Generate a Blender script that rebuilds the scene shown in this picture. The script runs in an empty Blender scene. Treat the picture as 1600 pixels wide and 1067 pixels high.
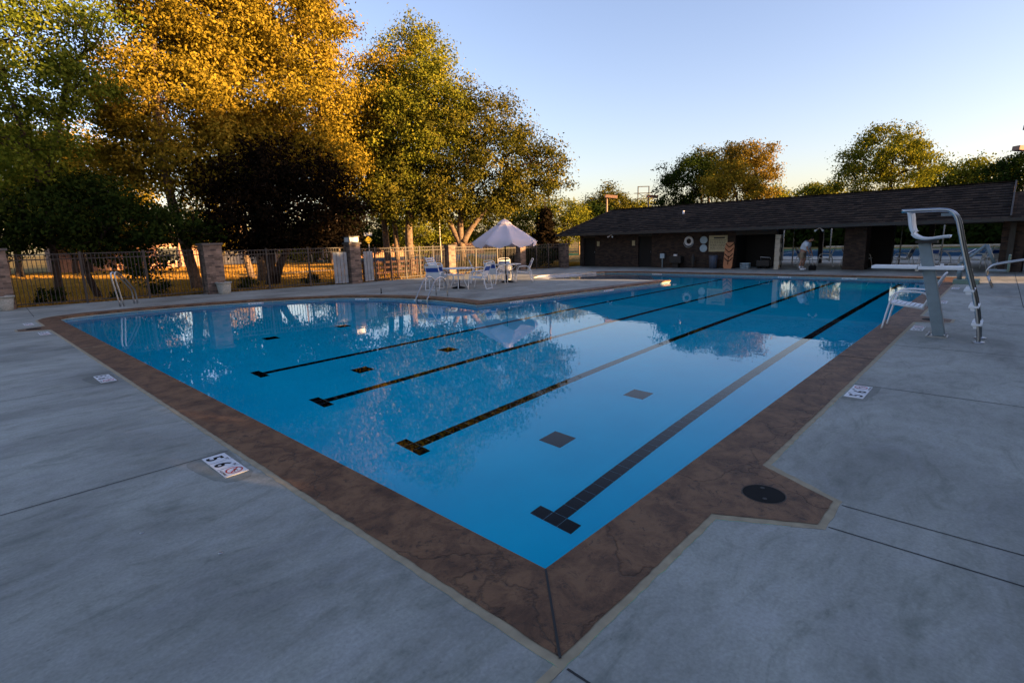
import bpy, bmesh, math, random
import numpy as np
from mathutils import Vector, Matrix
from mathutils.geometry import tessellate_polygon
R = math.radians
rnd = random.Random(7)
S = bpy.context.scene
COL = S.collection
# ---------------------------------------------------------------- camera
CP = Vector((-1.804, -1.5095, 1.6))
CA = Vector((0.68075349, -0.73200603, -0.02723725))
CB = Vector((0.15441218, 0.10705443, 0.98218951))
CD = Vector((0.71605277, 0.67283469, -0.18590833))
FPX = 822.31
cam_d = bpy.data.cameras.new('camera')
cam_d.sensor_width = 36; cam_d.lens = 18.5; cam_d.clip_start = 0.05; cam_d.clip_end = 3000
cam = bpy.data.objects.new('camera', cam_d); COL.objects.link(cam)
cam.matrix_world = Matrix(((CA.x, CB.x, -CD.x, CP.x), (CA.y, CB.y, -CD.y, CP.y), (CA.z, CB.z, -CD.z, CP.z), (0, 0, 0, 1)))
S.camera = cam
# ---------------------------------------------------------------- sky, sun, exposure
SUN_AZ, SUN_EL = -70.0, 6.5          # azimuth from +X towards +Y
sd = Vector((math.cos(R(SUN_AZ)) * math.cos(R(SUN_EL)), math.sin(R(SUN_AZ)) * math.cos(R(SUN_EL)), math.sin(R(SUN_EL))))
S.world = bpy.data.worlds.new('World'); S.world.use_nodes = True
wn = S.world.node_tree; wn.nodes.clear()
sky = wn.nodes.new('ShaderNodeTexSky'); sky.sky_type = 'NISHITA'; sky.sun_disc = False
sky.sun_elevation = R(SUN_EL); sky.sun_rotation = R(90 - SUN_AZ)
sky.air_density = 1.0; sky.dust_density = 1.5; sky.ozone_density = 1.0
bg = wn.nodes.new('ShaderNodeBackground'); bg.inputs[1].default_value = 0.085
wo = wn.nodes.new('ShaderNodeOutputWorld')
tint = wn.nodes.new('ShaderNodeMix'); tint.data_type = 'RGBA'; tint.blend_type = 'MULTIPLY'; tint.inputs[0].default_value = 1; tint.inputs[7].default_value = (1.08, 1.0, 1.26, 1)
wn.links.new(sky.outputs[0], tint.inputs[6]); wn.links.new(tint.outputs[2], bg.inputs[0]); wn.links.new(bg.outputs[0], wo.inputs[0])
sun_d = bpy.data.lights.new('sun', 'SUN'); sun_d.energy = 5.0; sun_d.angle = R(0.5); sun_d.color = (1.0, 0.60, 0.25)
sun = bpy.data.objects.new('sun', sun_d); COL.objects.link(sun)
sun.rotation_euler = sd.to_track_quat('Z', 'Y').to_euler()
S.view_settings.view_transform = 'Standard'; S.view_settings.look = 'None'
S.view_settings.exposure = 2.25; S.view_settings.gamma = 1
S.cycles.use_denoising = True
S.cycles.max_bounces = 10; S.cycles.transparent_max_bounces = 12
# ---------------------------------------------------------------- place helpers
def spot(px, dist, z=0.0):
    """ground point at a bearing of the camera and a horizontal distance in metres"""
    d = CA * ((px - 800) / FPX) + CB * 0.19 + CD
    d.z = 0; d.normalize()
    return Vector((CP.x + d.x * dist, CP.y + d.y * dist, z))
def aim(px, py, dist):
    d = CA * ((px - 800) / FPX) - CB * ((py - 533.5) / FPX) + CD
    t = dist / math.hypot(d.x, d.y)
    return CP + d * t
# ---------------------------------------------------------------- materials
MATS = {}
def newmat(name):
    m = bpy.data.materials.new(name); m.use_nodes = True; n = m.node_tree; n.nodes.clear()
    out = n.nodes.new('ShaderNodeOutputMaterial'); b = n.nodes.new('ShaderNodeBsdfPrincipled')
    n.links.new(b.outputs[0], out.inputs[0]); MATS[name] = m
    return m, n, b, out
def N(n, t, **k):
    x = n.nodes.new(t)
    for a, v in k.items(): setattr(x, a, v)
    return x
def ramp(n, src, stops):
    r = N(n, 'ShaderNodeValToRGB'); e = r.color_ramp.elements
    while len(e) < len(stops): e.new(0.5)
    for i, (p, c) in enumerate(stops):
        e[i].position = p; e[i].color = (*c, 1) if len(c) == 3 else c
    n.links.new(src, r.inputs[0]); return r.outputs[0]
def noise(n, vec, scale, detail=4, rough=0.55, dist=0.0):
    t = N(n, 'ShaderNodeTexNoise'); t.inputs['Scale'].default_value = scale; t.inputs['Detail'].default_value = detail
    t.inputs['Roughness'].default_value = rough; t.inputs['Distortion'].default_value = dist
    if vec is not None: n.links.new(vec, t.inputs['Vector'])
    return t.outputs['Fac']
def mixc(n, fac, a, b, mode='MIX'):
    m = N(n, 'ShaderNodeMix'); m.data_type = 'RGBA'; m.blend_type = mode
    for i, v in ((0, fac), (6, a), (7, b)):
        if hasattr(v, 'links'): n.links.new(v, m.inputs[i])
        elif i == 0: m.inputs[0].default_value = v
        else: m.inputs[i].default_value = (*v, 1)
    return m.outputs[2]
def math_(n, op, a, b=0.0):
    m = N(n, 'ShaderNodeMath'); m.operation = op
    for i, v in ((0, a), (1, b)):
        if hasattr(v, 'links'): n.links.new(v, m.inputs[i])
        else: m.inputs[i].default_value = v
    return m.outputs[0]
def objvec(n, scale=(1, 1, 1)):
    tc = N(n, 'ShaderNodeTexCoord'); mp = N(n, 'ShaderNodeMapping'); mp.inputs['Scale'].default_value = scale
    n.links.new(tc.outputs['Object'], mp.inputs[0]); return mp.outputs[0]
def bump(n, b, h, strength=0.3, dist=0.01):
    u = N(n, 'ShaderNodeBump'); u.inputs['Strength'].default_value = strength; u.inputs['Distance'].default_value = dist
    n.links.new(h, u.inputs['Height']); n.links.new(u.outputs[0], b.inputs['Normal'])
def plain(name, c, rough=0.5, metal=0.0, var=0.12, scale=6.0, spec=0.5):
    m, n, b, o = newmat(name)
    f = noise(n, objvec(n), scale, 4)
    lo = tuple(max(0, v * (1 - var)) for v in c); hi = tuple(min(1, v * (1 + var)) for v in c)
    n.links.new(ramp(n, f, [(0.3, lo), (0.7, hi)]), b.inputs['Base Color'])
    b.inputs['Roughness'].default_value = rough; b.inputs['Metallic'].default_value = metal
    b.inputs['Specular IOR Level'].default_value = spec
    return m
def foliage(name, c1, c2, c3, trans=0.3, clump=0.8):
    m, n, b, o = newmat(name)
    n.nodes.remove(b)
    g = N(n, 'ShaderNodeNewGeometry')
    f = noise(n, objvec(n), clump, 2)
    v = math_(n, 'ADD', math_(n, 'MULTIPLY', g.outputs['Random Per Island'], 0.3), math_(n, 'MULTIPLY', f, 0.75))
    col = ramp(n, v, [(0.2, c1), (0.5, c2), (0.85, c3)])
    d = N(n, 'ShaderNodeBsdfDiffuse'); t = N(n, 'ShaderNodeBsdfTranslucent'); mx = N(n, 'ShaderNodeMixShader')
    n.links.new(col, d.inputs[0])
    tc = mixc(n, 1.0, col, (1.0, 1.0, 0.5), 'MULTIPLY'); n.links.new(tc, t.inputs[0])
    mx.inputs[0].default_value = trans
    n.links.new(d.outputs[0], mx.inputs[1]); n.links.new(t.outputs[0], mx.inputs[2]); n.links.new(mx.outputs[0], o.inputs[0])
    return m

# concrete deck
def concrete(name, base, streak=True):
    m, n, b, o = newmat(name)
    v = objvec(n)
    big = noise(n, objvec(n, (0.45, 0.8, 1)), 1.0, 6, 0.62, 0.6)
    st = noise(n, objvec(n, (1.0, 2.3, 1)), 1.5, 8, 0.66, 1.6); md = noise(n, objvec(n, (1, 1.6, 1)), 7.0, 7, 0.7, 0.5)
    fine = noise(n, v, 55, 3, 0.6)
    c = ramp(n, big, [(0.3, tuple(x * 0.6 for x in base)), (0.5, base), (0.7, tuple(min(1, x * 1.3) for x in base))])
    c = mixc(n, 0.75, c, ramp(n, st, [(0.32, (0.55, 0.58, 0.55)), (0.46, (0.95, 0.95, 0.94)), (0.7, (1.14, 1.13, 1.2))]), 'MULTIPLY')
    c = mixc(n, 0.6, c, ramp(n, md, [(0.3, (0.72, 0.74, 0.72)), (0.5, (1.0, 1.0, 1.0)), (0.7, (1.13, 1.12, 1.16))]), 'MULTIPLY')
    spots = noise(n, v, 5.0, 6, 0.7)
    c = mixc(n, ramp(n, spots, [(0.66, (0, 0, 0)), (0.78, (0.45, 0.45, 0.45))]), c, tuple(x * 0.42 for x in base))
    pits = noise(n, v, 30, 1, 0.5)
    c = mixc(n, ramp(n, pits, [(0.73, (0, 0, 0)), (0.78, (0.35,) * 3)]), c, tuple(x * 0.4 for x in base))
    c = mixc(n, 0.4, c, ramp(n, fine, [(0.3, (0.6, 0.6, 0.6)), (0.7, (1.2, 1.2, 1.2))]), 'MULTIPLY')
    n.links.new(c, b.inputs['Base Color'])
    n.links.new(ramp(n, st, [(0.3, (0.62,) * 3), (0.7, (0.86,) * 3)]), b.inputs['Roughness'])
    b.inputs['Specular IOR Level'].default_value = 0.35
    bump(n, b, math_(n, 'ADD', math_(n, 'MULTIPLY', fine, 0.3), st), 0.35, 0.004)
    return m
M_deck = concrete('deck_concrete', (0.30, 0.305, 0.265))
M_beach = concrete('beach_plaster', (0.5, 0.5, 0.48))
M_mastic = plain('joint_sealant', (0.33, 0.27, 0.17), 0.8, var=0.18, scale=12)
M_joint = plain('joint_dark', (0.03, 0.03, 0.028), 0.9)
# stamped coping
m, n, b, o = newmat('stamped_coping'); M_coping = m
v = objvec(n)
n1 = noise(n, v, 4.2, 9, 0.72, 0.5); n2 = noise(n, v, 14, 7, 0.75, 1.0); n3 = noise(n, v, 0.9, 3)
c = ramp(n, n1, [(0.33, (0.06, 0.026, 0.011)), (0.47, (0.13, 0.062, 0.028)), (0.58, (0.20, 0.10, 0.045)), (0.75, (0.17, 0.095, 0.048))])
c = mixc(n, ramp(n, n2, [(0.34, (0.8,) * 3), (0.46, (0, 0, 0))]), c, (0.018, 0.012, 0.01))
c = mixc(n, ramp(n, noise(n, v, 17, 6, 0.8), [(0.66, (0, 0, 0)), (0.76, (0.6,) * 3)]), c, (0.26, 0.2, 0.17))
vo = N(n, 'ShaderNodeTexVoronoi'); vo.feature = 'DISTANCE_TO_EDGE'; vo.inputs['Scale'].default_value = 0.85
wv = N(n, 'ShaderNodeVectorMath'); wv.operation = 'ADD'
nz = N(n, 'ShaderNodeTexNoise'); nz.inputs['Scale'].default_value = 2.2; nz.inputs['Detail'].default_value = 6
n.links.new(v, nz.inputs['Vector']); sc = N(n, 'ShaderNodeVectorMath'); sc.operation = 'SCALE'; sc.inputs['Scale'].default_value = 0.75
n.links.new(nz.outputs['Color'], sc.inputs[0]); n.links.new(v, wv.inputs[0]); n.links.new(sc.outputs[0], wv.inputs[1]); n.links.new(wv.outputs[0], vo.inputs['Vector'])
crack = ramp(n, vo.outputs['Distance'], [(0.0, (0.5,) * 3), (0.004, (0.28,) * 3), (0.009, (0, 0, 0))])
c = mixc(n, crack, c, (0.012, 0.008, 0.007))
n.links.new(c, b.inputs['Base Color']); b.inputs['Roughness'].default_value = 0.62; b.inputs['Specular IOR Level'].default_value = 0.35
hh = math_(n, 'SUBTRACT', math_(n, 'ADD', math_(n, 'MULTIPLY', n1, 0.8), math_(n, 'MULTIPLY', n2, 0.4)), crack)
bump(n, b, hh, 0.8, 0.014)
# pool
M_floor = plain('pool_plaster', (0.005, 0.74, 0.98), 0.9, var=0.06, scale=0.9, spec=0.0)
m, n, b, o = newmat('pool_tile'); M_band = m
bt = N(n, 'ShaderNodeTexBrick'); bt.offset = 0; bt.inputs['Scale'].default_value = 1
bt.inputs['Brick Width'].default_value = 0.15; bt.inputs['Row Height'].default_value = 0.15; bt.inputs['Mortar Size'].default_value = 0.004
bt.inputs['Color1'].default_value = (0.16, 0.30, 0.34, 1); bt.inputs['Color2'].default_value = (0.12, 0.24, 0.30, 1); bt.inputs['Mortar'].default_value = (0.3, 0.33, 0.3, 1)
tc = N(n, 'ShaderNodeTexCoord'); sx = N(n, 'ShaderNodeSeparateXYZ'); cx = N(n, 'ShaderNodeCombineXYZ')
n.links.new(tc.outputs['Object'], sx.inputs[0]); n.links.new(math_(n, 'ADD', sx.outputs[0], sx.outputs[1]), cx.inputs[0]); n.links.new(sx.outputs[2], cx.inputs[1])
n.links.new(cx.outputs[0], bt.inputs['Vector']); n.links.new(bt.outputs[0], b.inputs['Base Color']); b.inputs['Roughness'].default_value = 0.3
M_trim = plain('pool_trim', (0.5, 0.48, 0.4), 0.6)
M_lane = plain('lane_tile_black', (0.004, 0.0045, 0.0055), 0.9, var=0.3, spec=0.0)
M_grout = plain('lane_grout', (0.25, 0.5, 0.6), 0.8)
m, n, b, o = newmat('pool_water'); M_water = m
n.nodes.remove(b)
rf_ = N(n, 'ShaderNodeBsdfRefraction'); rf_.inputs['IOR'].default_value = 1.333; rf_.inputs['Roughness'].default_value = 0.0
gy_ = N(n, 'ShaderNodeBsdfGlossy'); gy_.inputs['Roughness'].default_value = 0.0
fr_ = N(n, 'ShaderNodeFresnel'); fr_.inputs['IOR'].default_value = 1.333
mx_ = N(n, 'ShaderNodeMixShader'); fac_ = N(n, 'ShaderNodeMath'); fac_.operation = 'MULTIPLY_ADD'; fac_.use_clamp = True
fac_.inputs[1].default_value = 1.15; fac_.inputs[2].default_value = -0.043
n.links.new(fr_.outputs[0], fac_.inputs[0]); n.links.new(fac_.outputs[0], mx_.inputs[0]); n.links.new(rf_.outputs[0], mx_.inputs[1]); n.links.new(gy_.outputs[0], mx_.inputs[2])
bu = N(n, 'ShaderNodeBump'); bu.inputs['Strength'].default_value = 1.0; bu.inputs['Distance'].default_value = 0.0016
w1 = noise(n, objvec(n, (1, 1, 1)), 2.3, 2, 0.5, 0.4); w2 = noise(n, objvec(n, (1, 1, 1)), 8.0, 2, 0.5)
far = noise(n, objvec(n), 0.25, 2)
hsum = math_(n, 'MULTIPLY', math_(n, 'ADD', w1, math_(n, 'MULTIPLY', w2, 0.16)), ramp(n, far, [(0.35, (0.25,) * 3), (0.65, (1,) * 3)]))
n.links.new(hsum, bu.inputs['Height']); [n.links.new(bu.outputs[0], q_.inputs['Normal']) for q_ in (rf_, gy_, fr_)]; n.links.new(mx_.outputs[0], o.inputs[0])
# brick
def brick(name, c1, c2, mortar, rough=0.85, bw=0.2, rh=0.068):
    m, n, b, o = newmat(name)
    tc = N(n, 'ShaderNodeTexCoord'); sx = N(n, 'ShaderNodeSeparateXYZ'); cx = N(n, 'ShaderNodeCombineXYZ')
    n.links.new(tc.outputs['Object'], sx.inputs[0]); n.links.new(math_(n, 'ADD', sx.outputs[0], sx.outputs[1]), cx.inputs[0]); n.links.new(sx.outputs[2], cx.inputs[1])
    bt = N(n, 'ShaderNodeTexBrick'); bt.inputs['Scale'].default_value = 1; bt.inputs['Brick Width'].default_value = bw; bt.inputs['Row Height'].default_value = rh
    bt.inputs['Mortar Size'].default_value = rh * 0.09; bt.inputs['Bias'].default_value = -0.1
    bt.inputs['Color1'].default_value = (*c1, 1); bt.inputs['Color2'].default_value = (*c2, 1); bt.inputs['Mortar'].default_value = (*mortar, 1)
    n.links.new(cx.outputs[0], bt.inputs['Vector'])
    f = noise(n, cx.outputs[0], 4.5, 3)
    c = mixc(n, 0.8, bt.outputs[0], ramp(n, f, [(0.3, (0.55,) * 3), (0.7, (1.3,) * 3)]), 'MULTIPLY')
    n.links.new(c, b.inputs['Base Color']); b.inputs['Roughness'].default_value = rough
    bump(n, b, bt.outputs['Fac'], -0.5, 0.008)
    return m
M_pbrick = brick('pillar_brick', (0.23, 0.155, 0.115), (0.045, 0.03, 0.025), (0.16, 0.13, 0.10))
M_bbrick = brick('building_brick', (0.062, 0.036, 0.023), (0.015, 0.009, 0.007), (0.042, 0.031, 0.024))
M_hbrick = brick('house_brick', (0.42, 0.2, 0.13), (0.3, 0.13, 0.08), (0.4, 0.3, 0.22))
# roof shingles
m, n, b, o = newmat('roof_shingle'); M_roof = m
tc = N(n, 'ShaderNodeTexCoord'); sx = N(n, 'ShaderNodeSeparateXYZ'); cx = N(n, 'ShaderNodeCombineXYZ')
n.links.new(tc.outputs['Object'], sx.inputs[0]); n.links.new(sx.outputs[1], cx.inputs[0]); n.links.new(math_(n, 'MULTIPLY', sx.outputs[2], 2.3), cx.inputs[1])
bt = N(n, 'ShaderNodeTexBrick'); bt.inputs['Scale'].default_value = 1; bt.inputs['Brick Width'].default_value = 0.26; bt.inputs['Row Height'].default_value = 0.16
bt.inputs['Mortar Size'].default_value = 0.012; bt.inputs['Color1'].default_value = (0.052, 0.036, 0.024, 1); bt.inputs['Color2'].default_value = (0.010, 0.007, 0.005, 1); bt.inputs['Mortar'].default_value = (0.012, 0.011, 0.01, 1)
n.links.new(cx.outputs[0], bt.inputs['Vector'])
c = mixc(n, 0.7, bt.outputs[0], ramp(n, noise(n, objvec(n), 1.3, 5), [(0.3, (0.6,) * 3), (0.7, (1.35,) * 3)]), 'MULTIPLY')
n.links.new(c, b.inputs['Base Color']); b.inputs['Roughness'].default_value = 0.95; b.inputs['Specular IOR Level'].default_value = 0.1; bump(n, b, bt.outputs['Fac'], -0.8, 0.02)
# lawn
m, n, b, o = newmat('lawn'); M_lawn = m
v = objvec(n)
c = ramp(n, noise(n, v, 0.16, 6, 0.6), [(0.3, (0.13, 0.11, 0.035)), (0.5, (0.27, 0.20, 0.085)), (0.7, (0.36, 0.26, 0.12))])
c = mixc(n, 0.6, c, ramp(n, noise(n, v, 9, 4, 0.7), [(0.3, (0.5,) * 3), (0.7, (1.3,) * 3)]), 'MULTIPLY')
n.links.new(c, b.inputs['Base Color']); b.inputs['Roughness'].default_value = 1; b.inputs['Specular IOR Level'].default_value = 0
bump(n, b, noise(n, v, 30, 4, 0.7), 1.0, 0.08)
M_asphalt = plain('asphalt', (0.06, 0.06, 0.06), 0.95, var=0.2, scale=3, spec=0.0)
M_courtb = plain('court_blue', (0.025, 0.06, 0.10), 0.95, spec=0.0); M_courtg = plain('court_green', (0.05, 0.12, 0.07), 0.95, spec=0.0)
M_white = plain('white_paint', (0.78, 0.78, 0.78), 0.35, var=0.04)
M_strap = plain('white_strap', (0.74, 0.75, 0.76), 0.5, var=0.05)
M_blue = plain('blue_strap', (0.012, 0.07, 0.32), 0.5)
M_steel = plain('steel', (0.42, 0.43, 0.44), 0.3, metal=1.0, var=0.05)
M_fence = plain('fence_bronze', (0.036, 0.027, 0.021), 0.6, var=0.15)
M_cap = plain('pillar_cap', (0.10, 0.085, 0.075), 0.8)
M_planter = plain('planter_stone', (0.30, 0.30, 0.26), 0.9, var=0.2, scale=20)
M_bark = plain('bark', (0.15, 0.105, 0.075), 0.95, var=0.45, scale=9, spec=0.1)
M_barkd = plain('bark_dark', (0.05, 0.036, 0.028), 0.95, var=0.4, scale=9, spec=0.1)
M_dark = plain('dark_paint', (0.02, 0.018, 0.016), 0.6)
M_trimd = plain('dark_trim', (0.04, 0.036, 0.03), 0.7)
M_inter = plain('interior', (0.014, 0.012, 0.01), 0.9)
M_umb = plain('umbrella_cloth', (0.62, 0.54, 0.56), 0.85, var=0.04, scale=2)
M_black = plain('black_iron', (0.008, 0.008, 0.008), 0.7, spec=0.1)
M_red = plain('sign_red', (0.5, 0.02, 0.015), 0.6)
M_sign = plain('sign_white', (0.72, 0.72, 0.72), 0.5, var=0.05)
M_grey = plain('grey_plank', (0.22, 0.24, 0.25), 0.8, var=0.25, scale=4)
M_lift = plain('lift_grey', (0.17, 0.22, 0.24), 0.4)
M_green = plain('diving_green', (0.16, 0.24, 0.19), 0.6)
M_wood = plain('cedar', (0.33, 0.17, 0.09), 0.85, var=0.3, scale=3)
M_tanboard = plain('board_tan', (0.5, 0.42, 0.24), 0.7)
M_orange = plain('spine_orange', (0.55, 0.22, 0.09), 0.6)
M_disc = plain('disc_pale', (0.4, 0.52, 0.58), 0.5)
M_can = plain('can_blue', (0.07, 0.09, 0.13), 0.5)
M_pole = plain('pole_wood', (0.3, 0.2, 0.13), 0.9)
M_yellow = plain('sign_yellow', (0.8, 0.5, 0.03), 0.5)
M_glass = plain('window_dark', (0.03, 0.035, 0.04), 0.1)
M_lampglass = plain('lamp_panel', (0.6, 0.62, 0.62), 0.3)
M_skin = plain('skin', (0.36, 0.19, 0.12), 0.6, var=0.05)
M_shirt = plain('shirt_blue', (0.6, 0.7, 0.8), 0.9)
M_short = plain('khaki', (0.27, 0.21, 0.14), 0.9)
M_hair = plain('hair', (0.012, 0.009, 0.007), 0.8)
M_cream = plain('siding_cream', (0.55, 0.48, 0.36), 0.8)
M_patch = concrete('patch_mortar', (0.22, 0.225, 0.19))
# ---------------------------------------------------------------- mesh helpers
def link(o, parent=None):
    COL.objects.link(o)
    if parent: o.parent = parent
    return o
def empty(name, loc=(0, 0, 0), rz=0.0):
    o = bpy.data.objects.new(name, None); o.location = loc; o.rotation_euler = (0, 0, rz); o.empty_display_size = 0.2
    return link(o)
def tag(o, label=None, cat=None, group=None, kind=None):
    for k, v in (('label', label), ('category', cat), ('group', group), ('kind', kind)):
        if v: o[k] = v
    return o
class MB:
    def __init__(s): s.v = []; s.f = []; s.sm = []
    def add(s, vs, fs, smooth=False):
        k = len(s.v); s.v += [tuple(x) for x in vs]; s.f += [tuple(i + k for i in f) for f in fs]; s.sm += [smooth] * len(fs)
        return s
    def box(s, x0, x1, y0, y1, z0, z1):
        vs = [(x, y, z) for z in (z0, z1) for y in (y0, y1) for x in (x0, x1)]
        return s.add(vs, [(0, 2, 3, 1), (4, 5, 7, 6), (0, 1, 5, 4), (2, 6, 7, 3), (0, 4, 6, 2), (1, 3, 7, 5)])
    def beam(s, a, b, w, h, up=(0, 0, 1)):
        a = Vector(a); b = Vector(b); d = (b - a).normalized(); u = Vector(up)
        r = d.cross(u)
        if r.length < 1e-4: r = d.cross(Vector((1, 0, 0)))
        r.normalize(); u = r.cross(d).normalized(); r *= w / 2; u *= h / 2
        vs = [p + i * r + j * u for p in (a, b) for i, j in ((-1, -1), (1, -1), (1, 1), (-1, 1))]
        return s.add(vs, [(0, 1, 2, 3), (7, 6, 5, 4), (0, 4, 5, 1), (1, 5, 6, 2), (2, 6, 7, 3), (3, 7, 4, 0)])
    def tube(s, pts, rad, seg=8, cap=True):
        pts = [Vector(p) for p in pts]; n = len(pts)
        rs = rad if isinstance(rad, (list, tuple)) else [rad] * n
        vs = []; prev = None
        for i, p in enumerate(pts):
            d = (pts[min(i + 1, n - 1)] - pts[max(i - 1, 0)])
            d = d.normalized() if d.length > 1e-9 else Vector((0, 0, 1))
            if prev is None:
                r = d.cross(Vector((0, 0, 1)))
                if r.length < 1e-3: r = d.cross(Vector((1, 0, 0)))
            else: r = prev - d * prev.dot(d)
            r.normalize(); prev = r; u = d.cross(r)
            vs += [p + (r * math.cos(2 * math.pi * k / seg) + u * math.sin(2 * math.pi * k / seg)) * rs[i] for k in range(seg)]
        fs = [(i * seg + k, i * seg + (k + 1) % seg, (i + 1) * seg + (k + 1) % seg, (i + 1) * seg + k) for i in range(n - 1) for k in range(seg)]
        s.add(vs, fs, True)
        if cap:
            k = len(s.v) - len(vs); s.f.append(tuple(k + j for j in reversed(range(seg)))); s.f.append(tuple(k + (n - 1) * seg + j for j in range(seg))); s.sm += [False, False]
        return s
    def lathe(s, prof, seg=24, c=(0, 0, 0), smooth=True):
        vs = [(c[0] + r * math.cos(2 * math.pi * k / seg), c[1] + r * math.sin(2 * math.pi * k / seg), c[2] + z) for r, z in prof for k in range(seg)]
        fs = [(i * seg + k, i * seg + (k + 1) % seg, (i + 1) * seg + (k + 1) % seg, (i + 1) * seg + k) for i in range(len(prof) - 1) for k in range(seg)]
        fs.append(tuple(reversed(range(seg)))); fs.append(tuple((len(prof) - 1) * seg + k for k in range(seg)))
        return s.add(vs, fs, smooth)
    def prism(s, poly, z0, z1):
        n = len(poly); vs = [(x, y, z0) for x, y in poly] + [(x, y, z1) for x, y in poly]
        tri = tessellate_polygon([[Vector((x, y, 0)) for x, y in poly]])
        fs = [(i, (i + 1) % n, n + (i + 1) % n, n + i) for i in range(n)] + [tuple(n + i for i in t) for t in tri] + [tuple(t) for t in tri]
        return s.add(vs, fs)
    def sheet(s, polys, z):
        vs = [Vector((x, y, z)) for p in polys for x, y in p]
        tri = tessellate_polygon([[Vector((x, y, 0)) for x, y in p] for p in polys])
        out = []
        for t in tri:
            a, b, c = (vs[i] for i in t)
            out.append(t if (b - a).cross(c - a).z > 0 else (t[0], t[2], t[1]))
        return s.add(vs, out)
    def build(s, name, m, parent=None, bevel=0, fix=True):
        me = bpy.data.meshes.new(name); me.from_pydata(s.v, [], s.f); me.materials.append(m)
        me.polygons.foreach_set('use_smooth', s.sm); me.update()
        if fix:
            bm = bmesh.new(); bm.from_mesh(me); bmesh.ops.recalc_face_normals(bm, faces=bm.faces)
            if bevel: bmesh.ops.bevel(bm, geom=[e for e in bm.edges if len(e.link_faces) == 2 and e.calc_face_angle(0) > 0.7], offset=bevel, segments=2, affect='EDGES', profile=0.6)
            bm.to_mesh(me); bm.free()
        return link(bpy.data.objects.new(name, me), parent)
def copy_tree(o, parent=None):
    c = o.copy(); COL.objects.link(c); c.parent = parent
    for ch in list(o.children): copy_tree(ch, c)
    return c
def smooth_pts(pts, k=4):
    out = []; P = [Vector(p) for p in pts]
    for i in range(len(P) - 1):
        p0 = P[max(i - 1, 0)]; p1 = P[i]; p2 = P[i + 1]; p3 = P[min(i + 2, len(P) - 1)]
        for j in range(k):
            t = j / k
            out.append(0.5 * ((2 * p1) + (p2 - p0) * t + (2 * p0 - 5 * p1 + 4 * p2 - p3) * t * t + (3 * p1 - p0 - 3 * p2 + p3) * t ** 3))
    out.append(P[-1]); return out
# ---------------------------------------------------------------- outlines
XF = 21.25
curve = [(7.85, 8.85), (8.02, 9.7), (8.07, 10.9), (7.93, 12.2), (7.45, 13.5), (6.75, 14.55), (5.7, 15.35), (4.4, 15.95), (3.0, 16.4), (1.8, 16.62), (0.8, 16.6), (0.2, 16.35), (0.0, 15.9)]
curve = [(p.x, p.y) for p in smooth_pts([Vector((a, b, 0)) for a, b in curve], 3)]
# clockwise run that has coping: beach end -> far edge -> right edge -> left edge -> curve -> peninsula -> tip
far_c = [(20.4, 13.45), (20.85, 13.2), (21.1, 12.5), (XF, 11.5)]
run = far_c + [(XF, 0.0), (0.0, 0.0)] + list(reversed(curve))[0:] + [(17.02, 7.82), (17.05, 8.3)]
beach = [(16.75, 9.6), (16.3, 10.8), (16.0, 11.8), (15.7, 12.9), (16.1, 13.9), (17.2, 14.5), (18.6, 14.55), (19.6, 14.0)]
pool = run + beach                      # closed outline
def offset(pts, d):
    out = []
    for i, p in enumerate(pts):
        a = Vector(pts[max(i - 1, 0)]); b = Vector(p); c = Vector(pts[min(i + 1, len(pts) - 1)])
        n1 = (b - a) if i > 0 else (c - b); n2 = (c - b) if i < len(pts) - 1 else (b - a)
        n1 = Vector((-n1.y, n1.x)).normalized(); n2 = Vector((-n2.y, n2.x)).normalized()
        m = (n1 + n2); m = m / max(0.35, m.dot(n1)) if m.length > 1e-6 else n1
        out.append(tuple(b + m * d))
    return out
SIDE = 1.0
t_ = offset(run, 0.4)
if t_[5][0] > 0 or t_[4][1] > 0: SIDE = -1.0
CW = 0.396
def outer_line(extra=0.0):
    o = offset(run, SIDE * (CW + extra)); res = []
    iR = 4                              # index of (XF,0): next is (0,0)
    for i, p in enumerate(o):
        res.append(p)
        if i == iR:                     # bumps along the right edge, travelling towards -x
            e = extra
            for x1, x2, x3, x4 in ((10.75, 10.5, 10.1, 9.85), (1.93, 1.66, 1.31, 1.05)):
                res += [(x1 + e, -CW - e), (x2 + e * .7, -0.89 - e), (x3 - e * .7, -0.89 - e), (x4 - e, -CW - e)]
        if i == iR + 1:                 # bump on the left edge, travelling towards +y
            e = extra
            res += [(-CW - e, 13.55 - e), (-0.9 - e, 13.8 - e * .7), (-0.9 - e, 14.2 + e * .7), (-CW - e, 14.45 + e)]
    return res
def ragged(line, amp, seed):
    g = random.Random(seed); out = []
    for i in range(len(line) - 1):
        a = Vector(line[i]); b_ = Vector(line[i + 1]); L = (b_ - a).length; out.append(tuple(a))
        if L < .15: continue
        nr_ = Vector((-(b_ - a).y, (b_ - a).x)) / L; x = .05
        while x < L - .05:
            p = a + (b_ - a) * (x / L)
            near = (p - Vector((-1.8, -1.5))).length < 8
            if near: out.append(tuple(p + nr_ * g.uniform(-amp, amp)))
            x += g.uniform(.035, .08) if near else .3
    out.append(tuple(line[-1])); return out
OUT = ragged(outer_line(), 0.0035, 1); OUT2 = ragged(outer_line(0.045), 0.005, 2)
deck_hole = OUT2 + beach
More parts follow.
